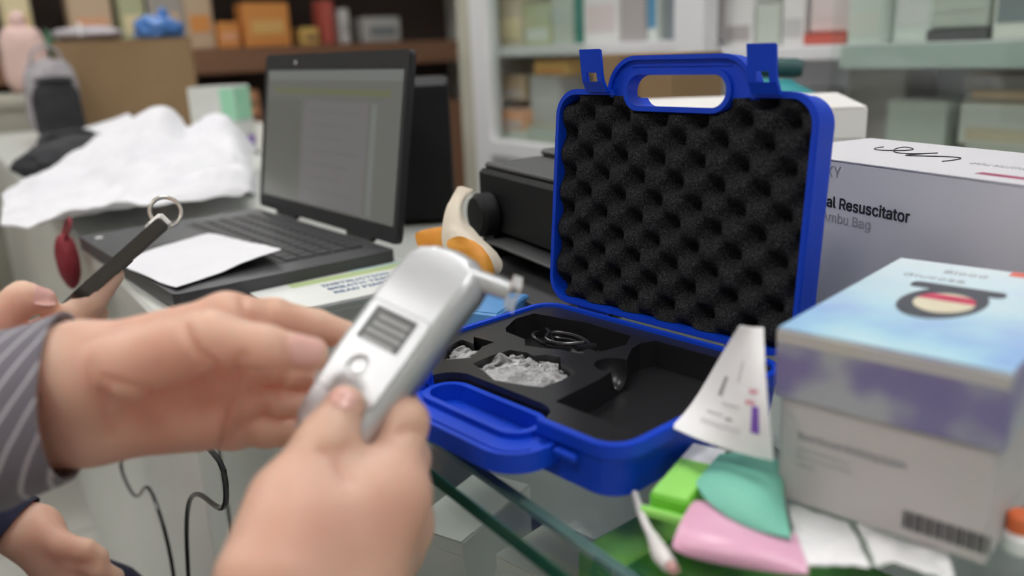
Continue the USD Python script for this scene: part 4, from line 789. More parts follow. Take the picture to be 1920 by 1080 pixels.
pm('leaf_white', (.86, .86, .88), .35); pm('lime_green', (.16, .62, .03), .3); pm('lime_pale', (.34, .78, .16), .3); pm('mask_teal', (.18, .52, .40), .6); pm('pink_sleeve', (.78, .42, .58), .3); pm('white_cord', (.74, .72, .70), .4); pm('orange_red', (.75, .16, .05), .5); pm('pale_grey_print', (.58, .58, .60), .5); pm('ink_pink', (.70, .35, .42), .5)
t = thing('leaflet_pouch', 'white printed pouch with a violet bar, leaning between the case and the meter box', 'pouch', tuple(np.array(LEAF[0][0])))
LP = patch(LEAF, 40, 24)
part(t, 'pouch', slab(LP, .0009), 'leaf_white', None, True, smooth=60)
def on_sheet(LPs, u0, u1, v0, v1, off=.0003, n=(8, 6)):
    from scipy.interpolate import RegularGridInterpolator as RI
    nu, nv, _ = LPs.shape; f = RI((np.linspace(0, 1, nu), np.linspace(0, 1, nv)), LPs)
    uu, vv = np.meshgrid(np.linspace(u0, u1, n[0]), np.linspace(v0, v1, n[1]), indexing='ij'); G_ = f(np.stack([uu, vv], -1))
    N = np.cross(np.gradient(G_, axis=0), np.gradient(G_, axis=1)); N /= np.linalg.norm(N, axis=2, keepdims=True)
    if N[..., 2].mean() < 0: return slab((G_ - N * (off + .0001)), .0001)
    return slab(G_ + N * off, .0001)
LS = LEAFSIGN
part(t, 'violet_bar', on_sheet(LP, .55, .80, .78, .88), 'violet_print', 'violet printed bar', True)
for k, (u0, u1, v0, v1, m) in enumerate([(.34, .52, .26, .32, 'ink_grey'), (.40, .44, .72, .86, 'ink_pink'), (.50, .54, .68, .82, 'ink_pink'), (.58, .60, .36, .60, 'pale_grey_print'), (.70, .72, .22, .42, 'pale_grey_print'), (.72, .745, .46, .54, 'ink_grey'), (.80, .81, .2, .66, 'pale_grey_print'), (.83, .84, .2, .66, 'pale_grey_print'), (.20, .36, .50, .53, 'pale_grey_print')]):
    part(t, 'printed_line', on_sheet(LP, u0, u1, v0, v1), m, None, True)
o = GRBO
t = thing('green_box', 'bright green and white box at the right front corner of the blue case', 'box', tuple(o), GRRZ)
part(t, 'box_body', bx(0, .020, 0, .060, 0, GRH, .0015), 'lime_green'); part(t, 'top_panel', bx(.0010, .0190, .001, .040, GRH, GRH + .0004), 'lime_pale', 'pale green top'); part(t, 'white_panel', bx(.0010, .0190, .0402, .059, GRH, GRH + .0004), 'leaf_white', 'white end of the top'); part(t, 'lip', bx(-.0035, .020, -.0035, .0, .001, .006, .001), 'lime_pale')
pm('leaf_green', (.07, .36, .03), .35)
t = thing('green_carton', 'green carton inside the glass counter at the bottom right of the picture', 'box', GRC, 6)
part(t, 'carton_body', bx(0, .20, 0, .10, 0, .856 - .7062, .002), 'leaf_green'); part(t, 'top_flap', bx(.001, .199, .002, .098, .856 - .7062, .8572 - .7062), 'leaf_green'); part(t, 'pale_panel', bx(.002, .030, .004, .096, .85725 - .7062, .8576 - .7062), 'lime_pale', 'pale green end of the lid')
t = thing('teal_mask', 'teal green fabric face mask lying on the pink packet', 'mask', tuple(np.array(MASK[0][0])))
MP = patch(MASK, 36, 26); part(t, 'fabric', slab(MP, .0014), 'mask_teal', None, True, smooth=60); part(t, 'stitched_edge', tube(MP[:, 1] + np.array([0, 0, .0004]), .0008, 6), 'mask_teal', None, True); part(t, 'printed_mark', on_sheet(MP, .20, .30, .34, .46), 'teal_dark', 'small dark printed mark', True)
t = thing('pink_packet', 'glossy pink plastic packet under the teal mask', 'packet', tuple(np.array(PINK[0][0])))
PP = patch(PINK, 34, 22); part(t, 'packet', slab(PP, .0015), 'pink_sleeve', None, True, smooth=60); part(t, 'sealed_edge', on_sheet(PP, .02, .07, .03, .97, .0004), 'pink_sleeve', None, True)
for i, (S_, lab) in enumerate([(TIS1, 'crinkled white paper wrapper right of the teal mask, under the meter box'), (TIS2, 'second crinkled white wrapper under the barcode of the meter box')]):
    t = thing('paper_wrapper', lab, 'paper', tuple(np.array(S_[0][0])))
    TP = crumple(patch(S_, 30, 24), 45, .0075, 30 + i); part(t, 'wrapper', slab(TP, .0009), 'leaf_white', None, True, smooth=40); part(t, 'printed_line', on_sheet(TP, .35, .7, .30, .36, .0006), 'ink_light', None, True); part(t, 'printed_line', on_sheet(TP, .3, .6, .6, .65, .0006), 'ink_light', None, True)
o = ORO
t = thing('orange_cap', 'orange capped bottle at the right edge beside the meter box', 'bottle', tuple(o))
part(t, 'bottle_body', lathe([(0, 0), (.006, 0), (.007, .002), (.007, .008), (.005, .010), (0, .010)], 24), 'leaf_white'); part(t, 'cap', lathe([(0, .0102), (.0058, .0102), (.0058, .017), (.0045, .0185), (0, .0185)], 24), 'orange_red', 'orange cap')
t = thing('white_cable', 'white cable end with a plug lying on the glass below the case', 'cable', tuple(np.array(CBL[0])))
cp_ = spline(CBL, 30); part(t, 'cord', tube(cp_[:18], np.linspace(.0017, .0021, 18), 10), 'white_cord', None, True)
part(t, 'strain_relief', tube(cp_[17:26], np.linspace(.0024, .0042, 9), 12), 'white_cord', None, True); part(t, 'plug', tube(cp_[25:], [.0040, .0040, .0036, .0036, .0034], 12), 'white_cord', None, True)
dd = cp_[-1] - cp_[-2]; dd /= np.linalg.norm(dd); part(t, 'plug_tip', tube([cp_[-1], cp_[-1] + dd * .004], .0024, 10), 'carton_rose', 'reddish plug tip', True)
# cables hanging in front of the desk, stool with a red bag
for i, (W1, lab) in enumerate([(WIRE1, 'thin black cable hanging in front of the desk, left one'), (WIRE2, 'thin black cable hanging in front of the desk, right one')]):
    t = thing('hanging_cable', lab, 'cable', tuple(np.array(W1[0]))); part(t, 'cord', tube(spline(W1, 50), .0022, 8), 'black_cable', None, True)
# ---------------------------------------------------------------- people: one smooth body surface from round cones (signed distance, surface nets)
def rc(p, a, b, ra, rb):
    a, b = np.array(a, np.float32), np.array(b, np.float32); d = b - a; q = p - a
    t = np.clip(q @ d / (d @ d), 0, 1); return np.linalg.norm(q - t[..., None] * d, axis=-1) - (ra + t * (rb - ra))
def smin(a, b, k):
    h = np.maximum(k - np.abs(a - b), 0) / k; return np.minimum(a, b) - h * h * k * .25
def smax(a, b, k): return -smin(-a, -b, k)
def chain(p, pts, rs, k=.003):
    d = None
    for i in range(len(pts) - 1):
        q = rc(p, pts[i], pts[i + 1], rs[i], rs[i + 1]); d = q if d is None else smin(d, q, k)
    return d
def nets(f, lo, hi, h):
    """Surface nets of f (points -> distance) over a box."""
    lo, hi = np.array(lo, float), np.array(hi, float); n = np.ceil((hi - lo) / h).astype(int) + 1
    ax = [lo[i] + h * np.arange(n[i]) for i in range(3)]
    g = np.empty(n, np.float32)
    yz = np.stack(np.meshgrid(ax[1], ax[2], indexing='ij'), -1).astype(np.float32)
    st = max(1, 400000 // (n[1] * n[2]))
    for i in range(0, n[0], st):
        xs = ax[0][i:i + st]; P = np.concatenate([np.broadcast_to(xs[:, None, None, None].astype(np.float32), (len(xs), n[1], n[2], 1)), np.broadcast_to(yz, (len(xs),) + yz.shape)], -1)
        g[i:i + st] = f(P)
    s = g < 0; c = [(a, b, d) for a in (0, 1) for b in (0, 1) for d in (0, 1)]
    sl = lambda o: tuple(slice(o[i], n[i] - 1 + o[i]) for i in range(3))
    cnt = sum(s[sl(o)].astype(int) for o in c); cell = (cnt > 0) & (cnt < 8)
    idx = -np.ones(cell.shape, int); ii = np.argwhere(cell); idx[cell] = np.arange(len(ii))
    V, N = np.zeros((len(ii), 3)), np.zeros(len(ii))
    val = {o: g[ii[:, 0] + o[0], ii[:, 1] + o[1], ii[:, 2] + o[2]] for o in c}
    for o in c:
        for k in range(3):
            if o[k] == 0:
                o2 = tuple(1 if j == k else o[j] for j in range(3)); a, b = val[o], val[o2]; m = (a < 0) != (b < 0)
                t = np.where(m, a / np.where(m, a - b, 1), 0); pt = np.array(o, float) + np.zeros((len(ii), 3)); pt[:, k] += t
                V[m] += pt[m]; N[m] += 1
    V = lo + h * (ii + V / N[:, None]); F = []
    for k in range(3):
        u, v = (k + 1) % 3, (k + 2) % 3
        e = np.argwhere(np.take(s, range(n[k] - 1), k) != np.take(s, range(1, n[k]), k)); e = e[(e[:, u] > 0) & (e[:, v] > 0) & (e[:, u] < n[u] - 1) & (e[:, v] < n[v] - 1)]
        fl = s[e[:, 0], e[:, 1], e[:, 2]]; q = []
        for du, dv in ((1, 1), (0, 1), (0, 0), (1, 0)):
            w = e.copy(); w[:, u] -= du; w[:, v] -= dv; q.append(idx[w[:, 0], w[:, 1], w[:, 2]])
        q = np.stack(q, 1); q[~fl] = q[~fl][:, ::-1]; F.append(q)
    F = np.vstack(F); return V, np.vstack([F[:, [0, 1, 2]], F[:, [0, 2, 3]]])
def onto(f, p, d, steps=60, far=.2, miss=.1):
    """The point where the ray from p along d meets the surface of f."""
    p0, d = np.array(p, float), np.array(d, float); d /= np.linalg.norm(d); p, t = p0, 0.0
    for _ in range(steps):
        q = float(f(p[None].astype(np.float32))[0]); t += q * .8
        if t > far: return p0 + d * miss
        p = p0 + d * t
        if abs(q) < 2e-5: break
    return p
EYE_ = np.array(CAMROWS[12:15])
def see(p): return (np.array(p) - EYE_) / np.linalg.norm(np.array(p) - EYE_)
def with_creases(f, lines, r=.0015, k=.0028):
    """Shallow skin folds: thin grooves along lines laid on the surface (points a little in front of it)."""
    segs = []
    for ln in lines:
        P = [onto(f, np.array(p) - see(p) * .03, see(p)) for p in spline(ln, 9)]
        segs += list(zip(P[:-1], P[1:]))
    def g(p):
        d = f(p); c = None
        for a, b in segs:
            q = rc(p, a, b, r, r); c = q if c is None else np.minimum(c, q)
        return smax(d, -c, k)
    return g
def nail(parent, f, tip, axis, out, w, l):
    """A finger nail: a thin rounded plate that follows the finger's own surface f."""
    a = np.array(axis, float); a /= np.linalg.norm(a); o = np.array(out, float); o -= a * (o @ a); o /= np.linalg.norm(o); s = np.cross(a, o)
    c = onto(f, np.array(tip) + o * .012, -o); U = np.linspace(-1, 1, 11); G_ = np.zeros((11, 11, 3))
    for i, u in enumerate(U):
        for j, v in enumerate(U):
            x, y = u * math.sqrt(1 - v * v * .42), v * math.sqrt(1 - u * u * .30)
            q = c + s * x * w + a * y * l; G_[i, j] = onto(f, q + o * .008, -o, 40, .014, .0115) + o * .00045
    part(parent, 'fingernail', slab(G_[:, ::-1], .0009, -o), 'nail', None, True, smooth=70)
def sleeve(path, radii, n=56, m=60, fold=.004, seed=1, tilt=None, thick=.0016):
    """A cloth tube along a path (cuff first) with soft folds; tilt leans the cuff's rim."""
    P = spline(path, m); R = np.interp(np.linspace(0, 1, m), np.linspace(0, 1, len(radii)), radii); T = np.gradient(P, axis=0); T /= np.linalg.norm(T, axis=1, keepdims=True)
    a = np.cross(T[0], [0.1, .2, .97]); vs = []
    th = np.linspace(0, 2 * np.pi, n, endpoint=False)
    for i in range(m):
        a = a - T[i] * (a @ T[i]); a /= np.linalg.norm(a); b = np.cross(T[i], a)
        dirs = np.cos(th)[:, None] * a + np.sin(th)[:, None] * b
        u = i / (m - 1); nz = meshkit.fbm(np.stack([np.cos(th) * 1.3 + seed, np.sin(th) * 1.3, np.full(n, u * 9)], -1), 3, seed) - .5
        rr = R[i] + fold * 2 * nz * min(1, .25 + u * 4)
        ring = P[i] + dirs * rr[:, None]
        if tilt is not None: ring = ring + T[i] * ((dirs @ np.array(tilt)) * max(0, 1 - u * 6))[:, None]
        vs.append((ring, dirs))
    out = np.stack([v for v, _ in vs]); inn = np.stack([v - d * thick for v, d in vs])
    V = np.vstack([out.reshape(-1, 3), inn.reshape(-1, 3)]); o = m * n; F = []
    for i in range(m - 1):
        for j in range(n):
            k = (j + 1) % n; A, B, C, D = i * n + j, i * n + k, (i + 1) * n + k, (i + 1) * n + j
            F += [(A, B, C), (A, C, D), (o + A, o + C, o + B), (o + A, o + D, o + C)]
    for j in range(n):
        k = (j + 1) % n; F += [(j, o + j, o + k), (j, o + k, k)]; e = (m - 1) * n; F += [(e + j, e + k, o + e + k), (e + j, o + e + k, o + e + j)]
    return V, np.array(F)

mats['skin'] = usdkit.material(stage, L + 'skin', {'t': ('texture_coordinate', {}), 'n': ('noise_texture', {'scale': 22, 'detail': 4}), 'r': ('rgb_ramp', {'ramp': [(0, (.60, .31, .24)), (.42, (.68, .40, .305)), (.6, (.73, .455, .35)), (1, (.75, .49, .38))]}),
    'm': ('noise_texture', {'scale': 420, 'detail': 3}), 'b': ('bump', {'strength': .12, 'distance': .0008}), 'p': ('principled_bsdf', {'roughness': .48, 'subsurface_weight': .35, 'subsurface_scale': .006, 'subsurface_radius': (1, .35, .2), 'specular_ior_level': .35})},
    [('t.object', 'n.vector'), ('n.fac', 'r.fac'), ('r.color', 'p.base_color'), ('t.object', 'm.vector'), ('m.fac', 'b.height'), ('b.normal', 'p.normal')], surface='p.BSDF')
pm('nail', (.74, .42, .37), .28, coat_weight=.3); pm('hair_black', (.012, .010, .010), .4); pm('eye_white', (.75, .74, .72), .25); pm('iris', (.03, .016, .01), .2)
def stripes(name, q, period, phase, base, line, frac=.16):
    """Woven pin stripes: thin pale lines a fixed distance apart along the direction q."""
    q = np.array(q) / np.linalg.norm(q) / period
    mats[name] = usdkit.material(stage, L + name, {'t': ('geometry', {}), 'd': ('vector_math', {'math_type': 'dot_product', 'vector2': tuple(q)}), 'z': ('noise_texture', {'scale': 14, 'detail': 2}), 'w': ('math', {'math_type': 'multiply_add', 'value2': .9, 'value3': phase}), 'a': ('math', {'math_type': 'add'}), 'f': ('math', {'math_type': 'fraction'}),
        'l': ('math', {'math_type': 'less_than', 'value2': frac}), 'x': ('mix_color', {'a': base, 'b': line}), 'n': ('noise_texture', {'scale': 900, 'detail': 2}), 'b': ('bump', {'strength': .25, 'distance': .0006}), 'p': ('principled_bsdf', {'roughness': .85, 'sheen_weight': .2})},
        [('t.position', 'd.vector1'), ('t.position', 'z.vector'), ('z.fac', 'w.value1'), ('d.value', 'a.value1'), ('w.value', 'a.value2'), ('a.value', 'f.value1'), ('f.value', 'l.value1'), ('l.value', 'x.fac'), ('x.result', 'p.base_color'), ('t.position', 'n.vector'), ('n.fac', 'b.height'), ('b.normal', 'p.normal')], surface='p.BSDF')
stripes('striped_cloth', STRQ, .0078, 0.1, (.155, .145, .175), (.46, .45, .49))
pn('navy_cloth', (.010, .011, .035), (.016, .017, .05), 30, .85); pm('dark_trousers', (.02, .02, .026), .85); pm('shoe_black', (.012, .012, .012), .4)

# --- person one: holds the tester; left hand
def left_hand(p):
    Wt, Wb = (-0.0383, -0.1564, 0.9860), (-0.0541, -0.1543, 0.9562)
    I, M_, R2, Lt = (-0.0183, -0.0919, 1.0017), (-0.0327, -0.0846, 0.9779), (-0.0407, -0.0841, 0.9547), (-0.0463, -0.0895, 0.9353)
    d = rc(p, Wt, I, .0192, .0122)
    for a, b, ra, rb in ((Wt, M_, .0195, .0128), (Wb, R2, .0195, .0125), (Wb, Lt, .0205, .0118), (Wt, R2, .018, .012), (Wt, Wb, .0192, .0200), (I, M_, .0122, .0128), (M_, R2, .0128, .0125), (R2, Lt, .0125, .0118)): d = smin(d, rc(p, a, b, ra, rb), .007)
    hyp = rc(p, (-0.0410, -0.1383, 0.9561), (-0.0357, -0.1079, 0.9450), .0185, .0135)
    thn = rc(p, (-0.0118, -0.1393, 0.9929), (0.0145, -0.1144, 1.0044), .0160, .0128)
    d = smin(d, hyp, .008); d = smin(d, thn, .006)
    arm = smin(rc(p, Wt, (-0.0699, -0.2040, 0.9643), .0192, .0175), rc(p, Wb, (-0.0696, -0.2065, 0.9513), .0205, .0180), .02); d = smin(d, arm, .012)
    fi = chain(p, [I, (-0.0174, -0.0696, 0.9987), (-0.0155, -0.0489, 0.9895), (-0.0084, -0.0342, 0.9828)], [.0112, .0093, .0086, .0072])
    fm = chain(p, [M_, (-0.0221, -0.0623, 0.9682), (-0.0161, -0.0449, 0.9625), (-0.0064, -0.0313, 0.9608)], [.0112, .0098, .0088, .0075])
    fr_ = chain(p, [R2, (-0.0276, -0.0668, 0.9503), (-0.0169, -0.0522, 0.9474), (-0.0082, -0.0410, 0.9472)], [.0112, .0096, .0086, .0074])
    fl_ = chain(p, [Lt, (-0.0299, -0.0766, 0.9341), (-0.0194, -0.0644, 0.9343), (-0.0112, -0.0548, 0.9362)], [.0105, .0088, .0078, .0068])
    fs = np.minimum(np.minimum(fi, fm), np.minimum(fr_, fl_))
    th = chain(p, [(0.0035, -0.1237, 1.0003), (0.0216, -0.1091, 1.0070), (0.0335, -0.0902, 1.0016), (0.0360, -0.0712, 0.9944)], [.0138, .0116, .0092, .0080], .004)
    d = smin(d, fs, .005); return smin(d, th, .0032)
lines_l = [[(0.0029, -0.1160, 1.0097), (0.0071, -0.1145, 1.0004), (0.0129, -0.1093, 0.9937), (0.0168, -0.1048, 0.9911)], [(0.0019, -0.0936, 0.9833), (0.0030, -0.0986, 0.9702), (0.0037, -0.1043, 0.9571), (0.0043, -0.1082, 0.9481)], [(-0.0174, -0.1495, 0.9861), (-0.0072, -0.1363, 0.9817), (0.0037, -0.1204, 0.9809), (0.0100, -0.1084, 0.9856)],
    [(-0.0215, -0.1484, 0.9819), (-0.0194, -0.1510, 0.9707), (-0.0162, -0.1516, 0.9600)], [(-0.0140, -0.0835, 1.0128), (-0.0117, -0.0838, 1.0056), (-0.0085, -0.0813, 1.0012)], [(-0.0068, -0.0742, 1.0098), (-0.0048, -0.0743, 1.0039), (-0.0027, -0.0735, 0.9993)], [(-0.0051, -0.0722, 0.9724), (-0.0050, -0.0794, 0.9579), (-0.0064, -0.0834, 0.9543)], [(0.0012, -0.0919, 0.9886), (-0.0021, -0.1006, 0.9812), (-0.0062, -0.1103, 0.9744)]]
# --- right hand, seen from the back
def right_hand(p):
    W1, W2 = (0.0961, -0.1171, 0.8996), (0.0950, -0.0932, 0.8872)
    I, M_, R2, Lt = (0.0755, -0.0568, 0.9345), (0.0606, -0.0498, 0.9114), (0.0432, -0.0459, 0.8897), (0.0276, -0.0454, 0.8706)
    d = rc(p, W2, I, .0205, .0150)
    for a, b, ra, rb in ((W2, M_, .020, .0150), (W2, R2, .020, .0145), (W2, Lt, .019, .0135), (W1, W2, .021, .021), (I, M_, .0145, .0150), (M_, R2, .015, .0145), (R2, Lt, .0145, .0135), (W1, I, .021, .0140)): d = smin(d, rc(p, a, b, ra, rb), .010)
    th = chain(p, [(0.0853, -0.1146, 0.9252), (0.0672, -0.0980, 0.9443), (0.0599, -0.0772, 0.9624), (0.0536, -0.0648, 0.9738)], [.0225, .0165, .0120, .0090], .006)
    web = rc(p, (0.0767, -0.0990, 0.9367), (0.0752, -0.0693, 0.9402), .0185, .0145); d = smin(d, web, .016)
    fi = chain(p, [I, (0.0608, -0.0390, 0.9610), (0.0407, -0.0320, 0.9601), (0.0225, -0.0339, 0.9515)], [.0130, .0102, .0088, .0074])
    fm = chain(p, [M_, (0.0452, -0.0315, 0.9335), (0.0218, -0.0274, 0.9371), (0.0097, -0.0324, 0.9332)], [.0130, .0100, .0088, .0076])
    fr_ = chain(p, [R2, (0.0291, -0.0277, 0.9078), (0.0093, -0.0279, 0.9141), (0.0019, -0.0351, 0.9147)], [.0128, .0096, .0086, .0074])
    fl_ = chain(p, [Lt, (0.0179, -0.0294, 0.8862), (0.0025, -0.0306, 0.8923), (-0.0033, -0.0377, 0.8954)], [.0112, .0086, .0076, .0068])
    fs = np.minimum(np.minimum(fi, fm), np.minimum(fr_, fl_))
    d = smin(d, fs, .009); d = smin(d, th, .012)
    arm = smin(rc(p, W1, (0.1054, -0.1402, 0.8898), .0215, .0235), rc(p, W2, (0.1041, -0.1167, 0.8734), .0215, .0235), .02); return smin(d, arm, .014)
lines_r = [[(0.0671, -0.0816, 0.9621), (0.0703, -0.0773, 0.9610), (0.0729, -0.0721, 0.9634)], [(0.0751, -0.0498, 0.9638), (0.0777, -0.0453, 0.9649), (0.0806, -0.0418, 0.9634)], [(0.0752, -0.0788, 0.9620), (0.0773, -0.0783, 0.9568), (0.0798, -0.0770, 0.9519)]]
def head_body(p, S):
    """Head, neck and torso core under the clothes, in the person's own joints."""
    hd = rc(p, S['chin'], S['crown'], .062, .082); hd = smin(hd, rc(p, S['jaw'], S['chin'], .05, .045), .03); hd = smin(hd, rc(p, S['nose0'], S['nose'], .010, .013), .012)
    for e in ('earL', 'earR'): hd = smin(hd, rc(p, S[e], np.array(S[e]) + [0, 0, .035], .011, .013), .008)
    for e in ('eyeL', 'eyeR'): hd = smax(hd, -rc(p, S[e], np.array(S[e]) + [.001, 0, 0], .013, .013), .010)
    hd = smin(hd, rc(p, S['lipL'], S['lipR'], .0075, .0075), .006)
    return smin(hd, rc(p, S['neck'], S['chin'], .052, .05), .03)
def joints(base, yaw, zsh, zhip):
    """Landmarks of a torso and head facing yaw (0 = +y)."""
    c, s = math.cos(yaw), math.sin(yaw)
    def q(x, y, z): return (base[0] + x * c - y * s, base[1] + x * s + y * c, z)
    z = zsh
    return dict(neck=q(0, 0, z + .02), chin=q(0, .045, z + .155), jaw=q(0, .075, z + .125), crown=q(0, .015, z + .235), nose0=q(0, .112, z + .215), nose=q(0, .132, z + .178), earL=q(-.082, .02, z + .165), earR=q(.082, .02, z + .165), eyeL=q(-.032, .112, z + .212), eyeR=q(.032, .112, z + .212),
        lipL=q(-.018, .112, z + .135), lipR=q(.018, .112, z + .135), shL=q(-.165, 0, z), shR=q(.165, 0, z), chest=q(0, .01, z - .13), waist=q(0, .0, z - .33), hipL=q(-.09, 0, zhip), hipR=q(.09, 0, zhip), q=q)
def fuse(ms):
    """One closed skin from overlapping pieces."""
    r = None
    for m in ms:
        q = man(m)
        if q.is_empty(): return cat_(*ms)
        r = q if r is None else r + q
    return r
def arms(S, wl, rl, wr, rr):
    """Forearms from the wrists to the elbows, upper arms, shoulders and the trunk under the clothes."""
    def f(p):
        d = rc(p, S['chest'], S['waist'], .115, .105); d = smin(d, rc(p, S['shL'], S['shR'], .048, .048), .08); d = smin(d, rc(p, S['chest'], S['chin'], .05, .045), .05)
        for sh, el, w, r in (('shL', 'elL', wl, rl), ('shR', 'elR', wr, rr)): d = smin(d, smin(rc(p, w, S[el], r, .036), rc(p, S[el], S[sh], .036, .045), .01), .02)
        return d
    return nets(f, *box_of([S[k] for k in ('shL', 'shR', 'elL', 'elR', 'waist', 'chest', 'chin')] + [wl, wr], .14), .011)
def box_of(pts, m): P = np.array(pts, float); return P.min(0) - m, P.max(0) + m
S1_ = joints((-.05, -.60), -.25, 1.24, .86)
S1_['elL'], S1_['elR'] = ELB1L, ELB1R
p1 = thing('person', 'person in grey pinstriped shirt whose two hands hold the silver breath tester', 'person', (-.05, -.60, 0))
LH_ = nets(with_creases(left_hand, lines_l), *box_of([(-0.0676, -0.2053, 0.9696), (-0.0068, -0.0384, 0.9335), (-0.0183, -0.0278, 0.9876), (-0.0646, -0.1534, 0.9522), (0.0206, -0.1199, 1.0054), (0.0521, -0.0752, 1.0000)], .030), .0017)
RH_ = nets(with_creases(right_hand, lines_r), *box_of([(0.0081, -0.0124, 0.9403), (0.0053, -0.0344, 0.9059), (0.0597, -0.0661, 0.9770), (0.1054, -0.1402, 0.8898), (0.1041, -0.1167, 0.8734), (0.0853, -0.1146, 0.9252)], .032), .0018)
core = nets(lambda p: head_body(p, S1_), *box_of([S1_['neck'], S1_['crown'], S1_['nose'], S1_['earL'], S1_['earR']], .10), .009)
part(p1, 'body', fuse([LH_, RH_, core, arms(S1_, (-0.0635, -0.2010, 0.9588), .0235, (0.1046, -0.1287, 0.8816), .031)]), 'skin', 'bare hands and head', True, smooth=True)
nail(p1, left_hand, (0.0416, -0.0755, 0.9991), np.array((0.0360, -0.0712, 0.9944)) - np.array((0.0335, -0.0902, 1.0016)), -see((0.0355, -0.0734, 0.9971)) + np.array([0, 0, .35]), .0072, .0078)
nail(p1, right_hand, (0.0604, -0.0671, 0.9805), np.array((0.0536, -0.0648, 0.9738)) - np.array((0.0599, -0.0772, 0.9624)), -see((0.0585, -0.0656, 0.9817)) + np.array([.1, 0, .3]), .0060, .0046)
part(p1, 'shirt_sleeve', sleeve([(-0.0446, -0.1632, 0.9734), (-0.0538, -0.1872, 0.9664), (-0.0663, -0.2177, 0.9602), (-0.0817, -0.2545, 0.9591), ELB1L], [.0378, .0410, .0425, .0450, .050], fold=.005, seed=3, tilt=CUFF1), 'striped_cloth', 'pinstriped left sleeve', True, smooth=60)
part(p1, 'shirt_sleeve', sleeve([(0.1043, -0.1271, 0.8855), (0.1116, -0.1479, 0.8748), ELB1R], [.046, .050, .058], fold=.004, seed=5), 'striped_cloth', 'pinstriped right sleeve', True, smooth=60)
def upper(S, extra=0.0):
    def f(p):
        d = rc(p, S['chest'], S['waist'], .135, .125); d = smin(d, rc(p, S['shL'], S['shR'], .065, .065), .09); d = smin(d, rc(p, S['waist'], [(a + b) / 2 + (.05 if i == 2 else 0) for i, (a, b) in enumerate(zip(S['hipL'], S['hipR']))], .13, .14), .05)
        for sh, el in (('shL', 'elL'), ('shR', 'elR')): d = smin(d, rc(p, S[sh], S[el], .062, .050), .04)
        return smax(d, -rc(p, S['neck'], S['chin'], .056, .056), .012)
    return nets(f, *box_of([S[k] for k in ('shL', 'shR', 'elL', 'elR', 'hipL', 'hipR', 'waist')], .18), .015)
def hair(S):
    f = lambda p: smax(rc(p, S['chin'], S['crown'], .066, .089), rc(p, S['nose0'], S['jaw'], .085, .075) * -1, .01)
    V, F = nets(lambda p: smax(f(p), -(p[..., 2] - S['chin'][2]) + .0, .01), *box_of([S['chin'], S['crown']], .11), .008); return V, F
part(p1, 'shirt', upper(S1_), 'striped_cloth', None, True, smooth=True)
def extras(t, S):
    part(t, 'hair', hair(S), 'hair_black', None, True, smooth=True)
    for e in ('eyeL', 'eyeR'):
        e_ = part(t, 'eye', mv(trimesh.creation.icosphere(2, .0115), *S[e]), 'eye_white', None, True, smooth=True)
        d = np.array(S['nose']) - np.array(S['nose0']); n = np.array(S['q'](0, 1, 0)) - np.array(S['q'](0, 0, 0)); part(e_, 'iris', mv(trimesh.creation.icosphere(1, .006), *(np.array(S[e]) + n * .0072)), 'iris', None, True, smooth=True)
extras(p1, S1_)
def legs(S, kneeL, kneeR, ankL, ankR):
    def f(p):
        d = rc(p, S['hipL'], S['hipR'], .105, .105)
        for h, k, a in ((S['hipL'], kneeL, ankL), (S['hipR'], kneeR, ankR)): d = smin(d, chain(p, [h, k, a], [.095, .066, .052], .03), .04)
        return d
    return nets(f, *box_of([S['hipL'], S['hipR'], kneeL, kneeR, ankL, ankR], .13), .016)
def shoe(a, yaw):
    s = man(bx(-.042, .042, -.07, .18, 0, .028, .012)) + m3.Manifold.hull_points(np.array([(x, y, z) for x, y, z in [(-.04, -.065, .02), (.04, -.065, .02), (-.04, .10, .02), (.04, .10, .02), (-.03, .17, .02), (.03, .17, .02), (-.034, -.055, .085), (.034, -.055, .085), (-.034, .03, .085), (.034, .03, .085), (-.025, .15, .05), (.025, .15, .05)]]))
    return mv(s, a[0], a[1], .0006, math.degrees(yaw))
part(p1, 'trousers', legs(S1_, (-.13, -.56, .47), (.04, -.53, .47), (-.13, -.60, .10), (.05, -.58, .10)), 'dark_trousers', None, True, smooth=True)
for a in ((-.13, -.60), (.05, -.58)): part(p1, 'shoe', shoe(a, -.1), 'shoe_black', None, True)

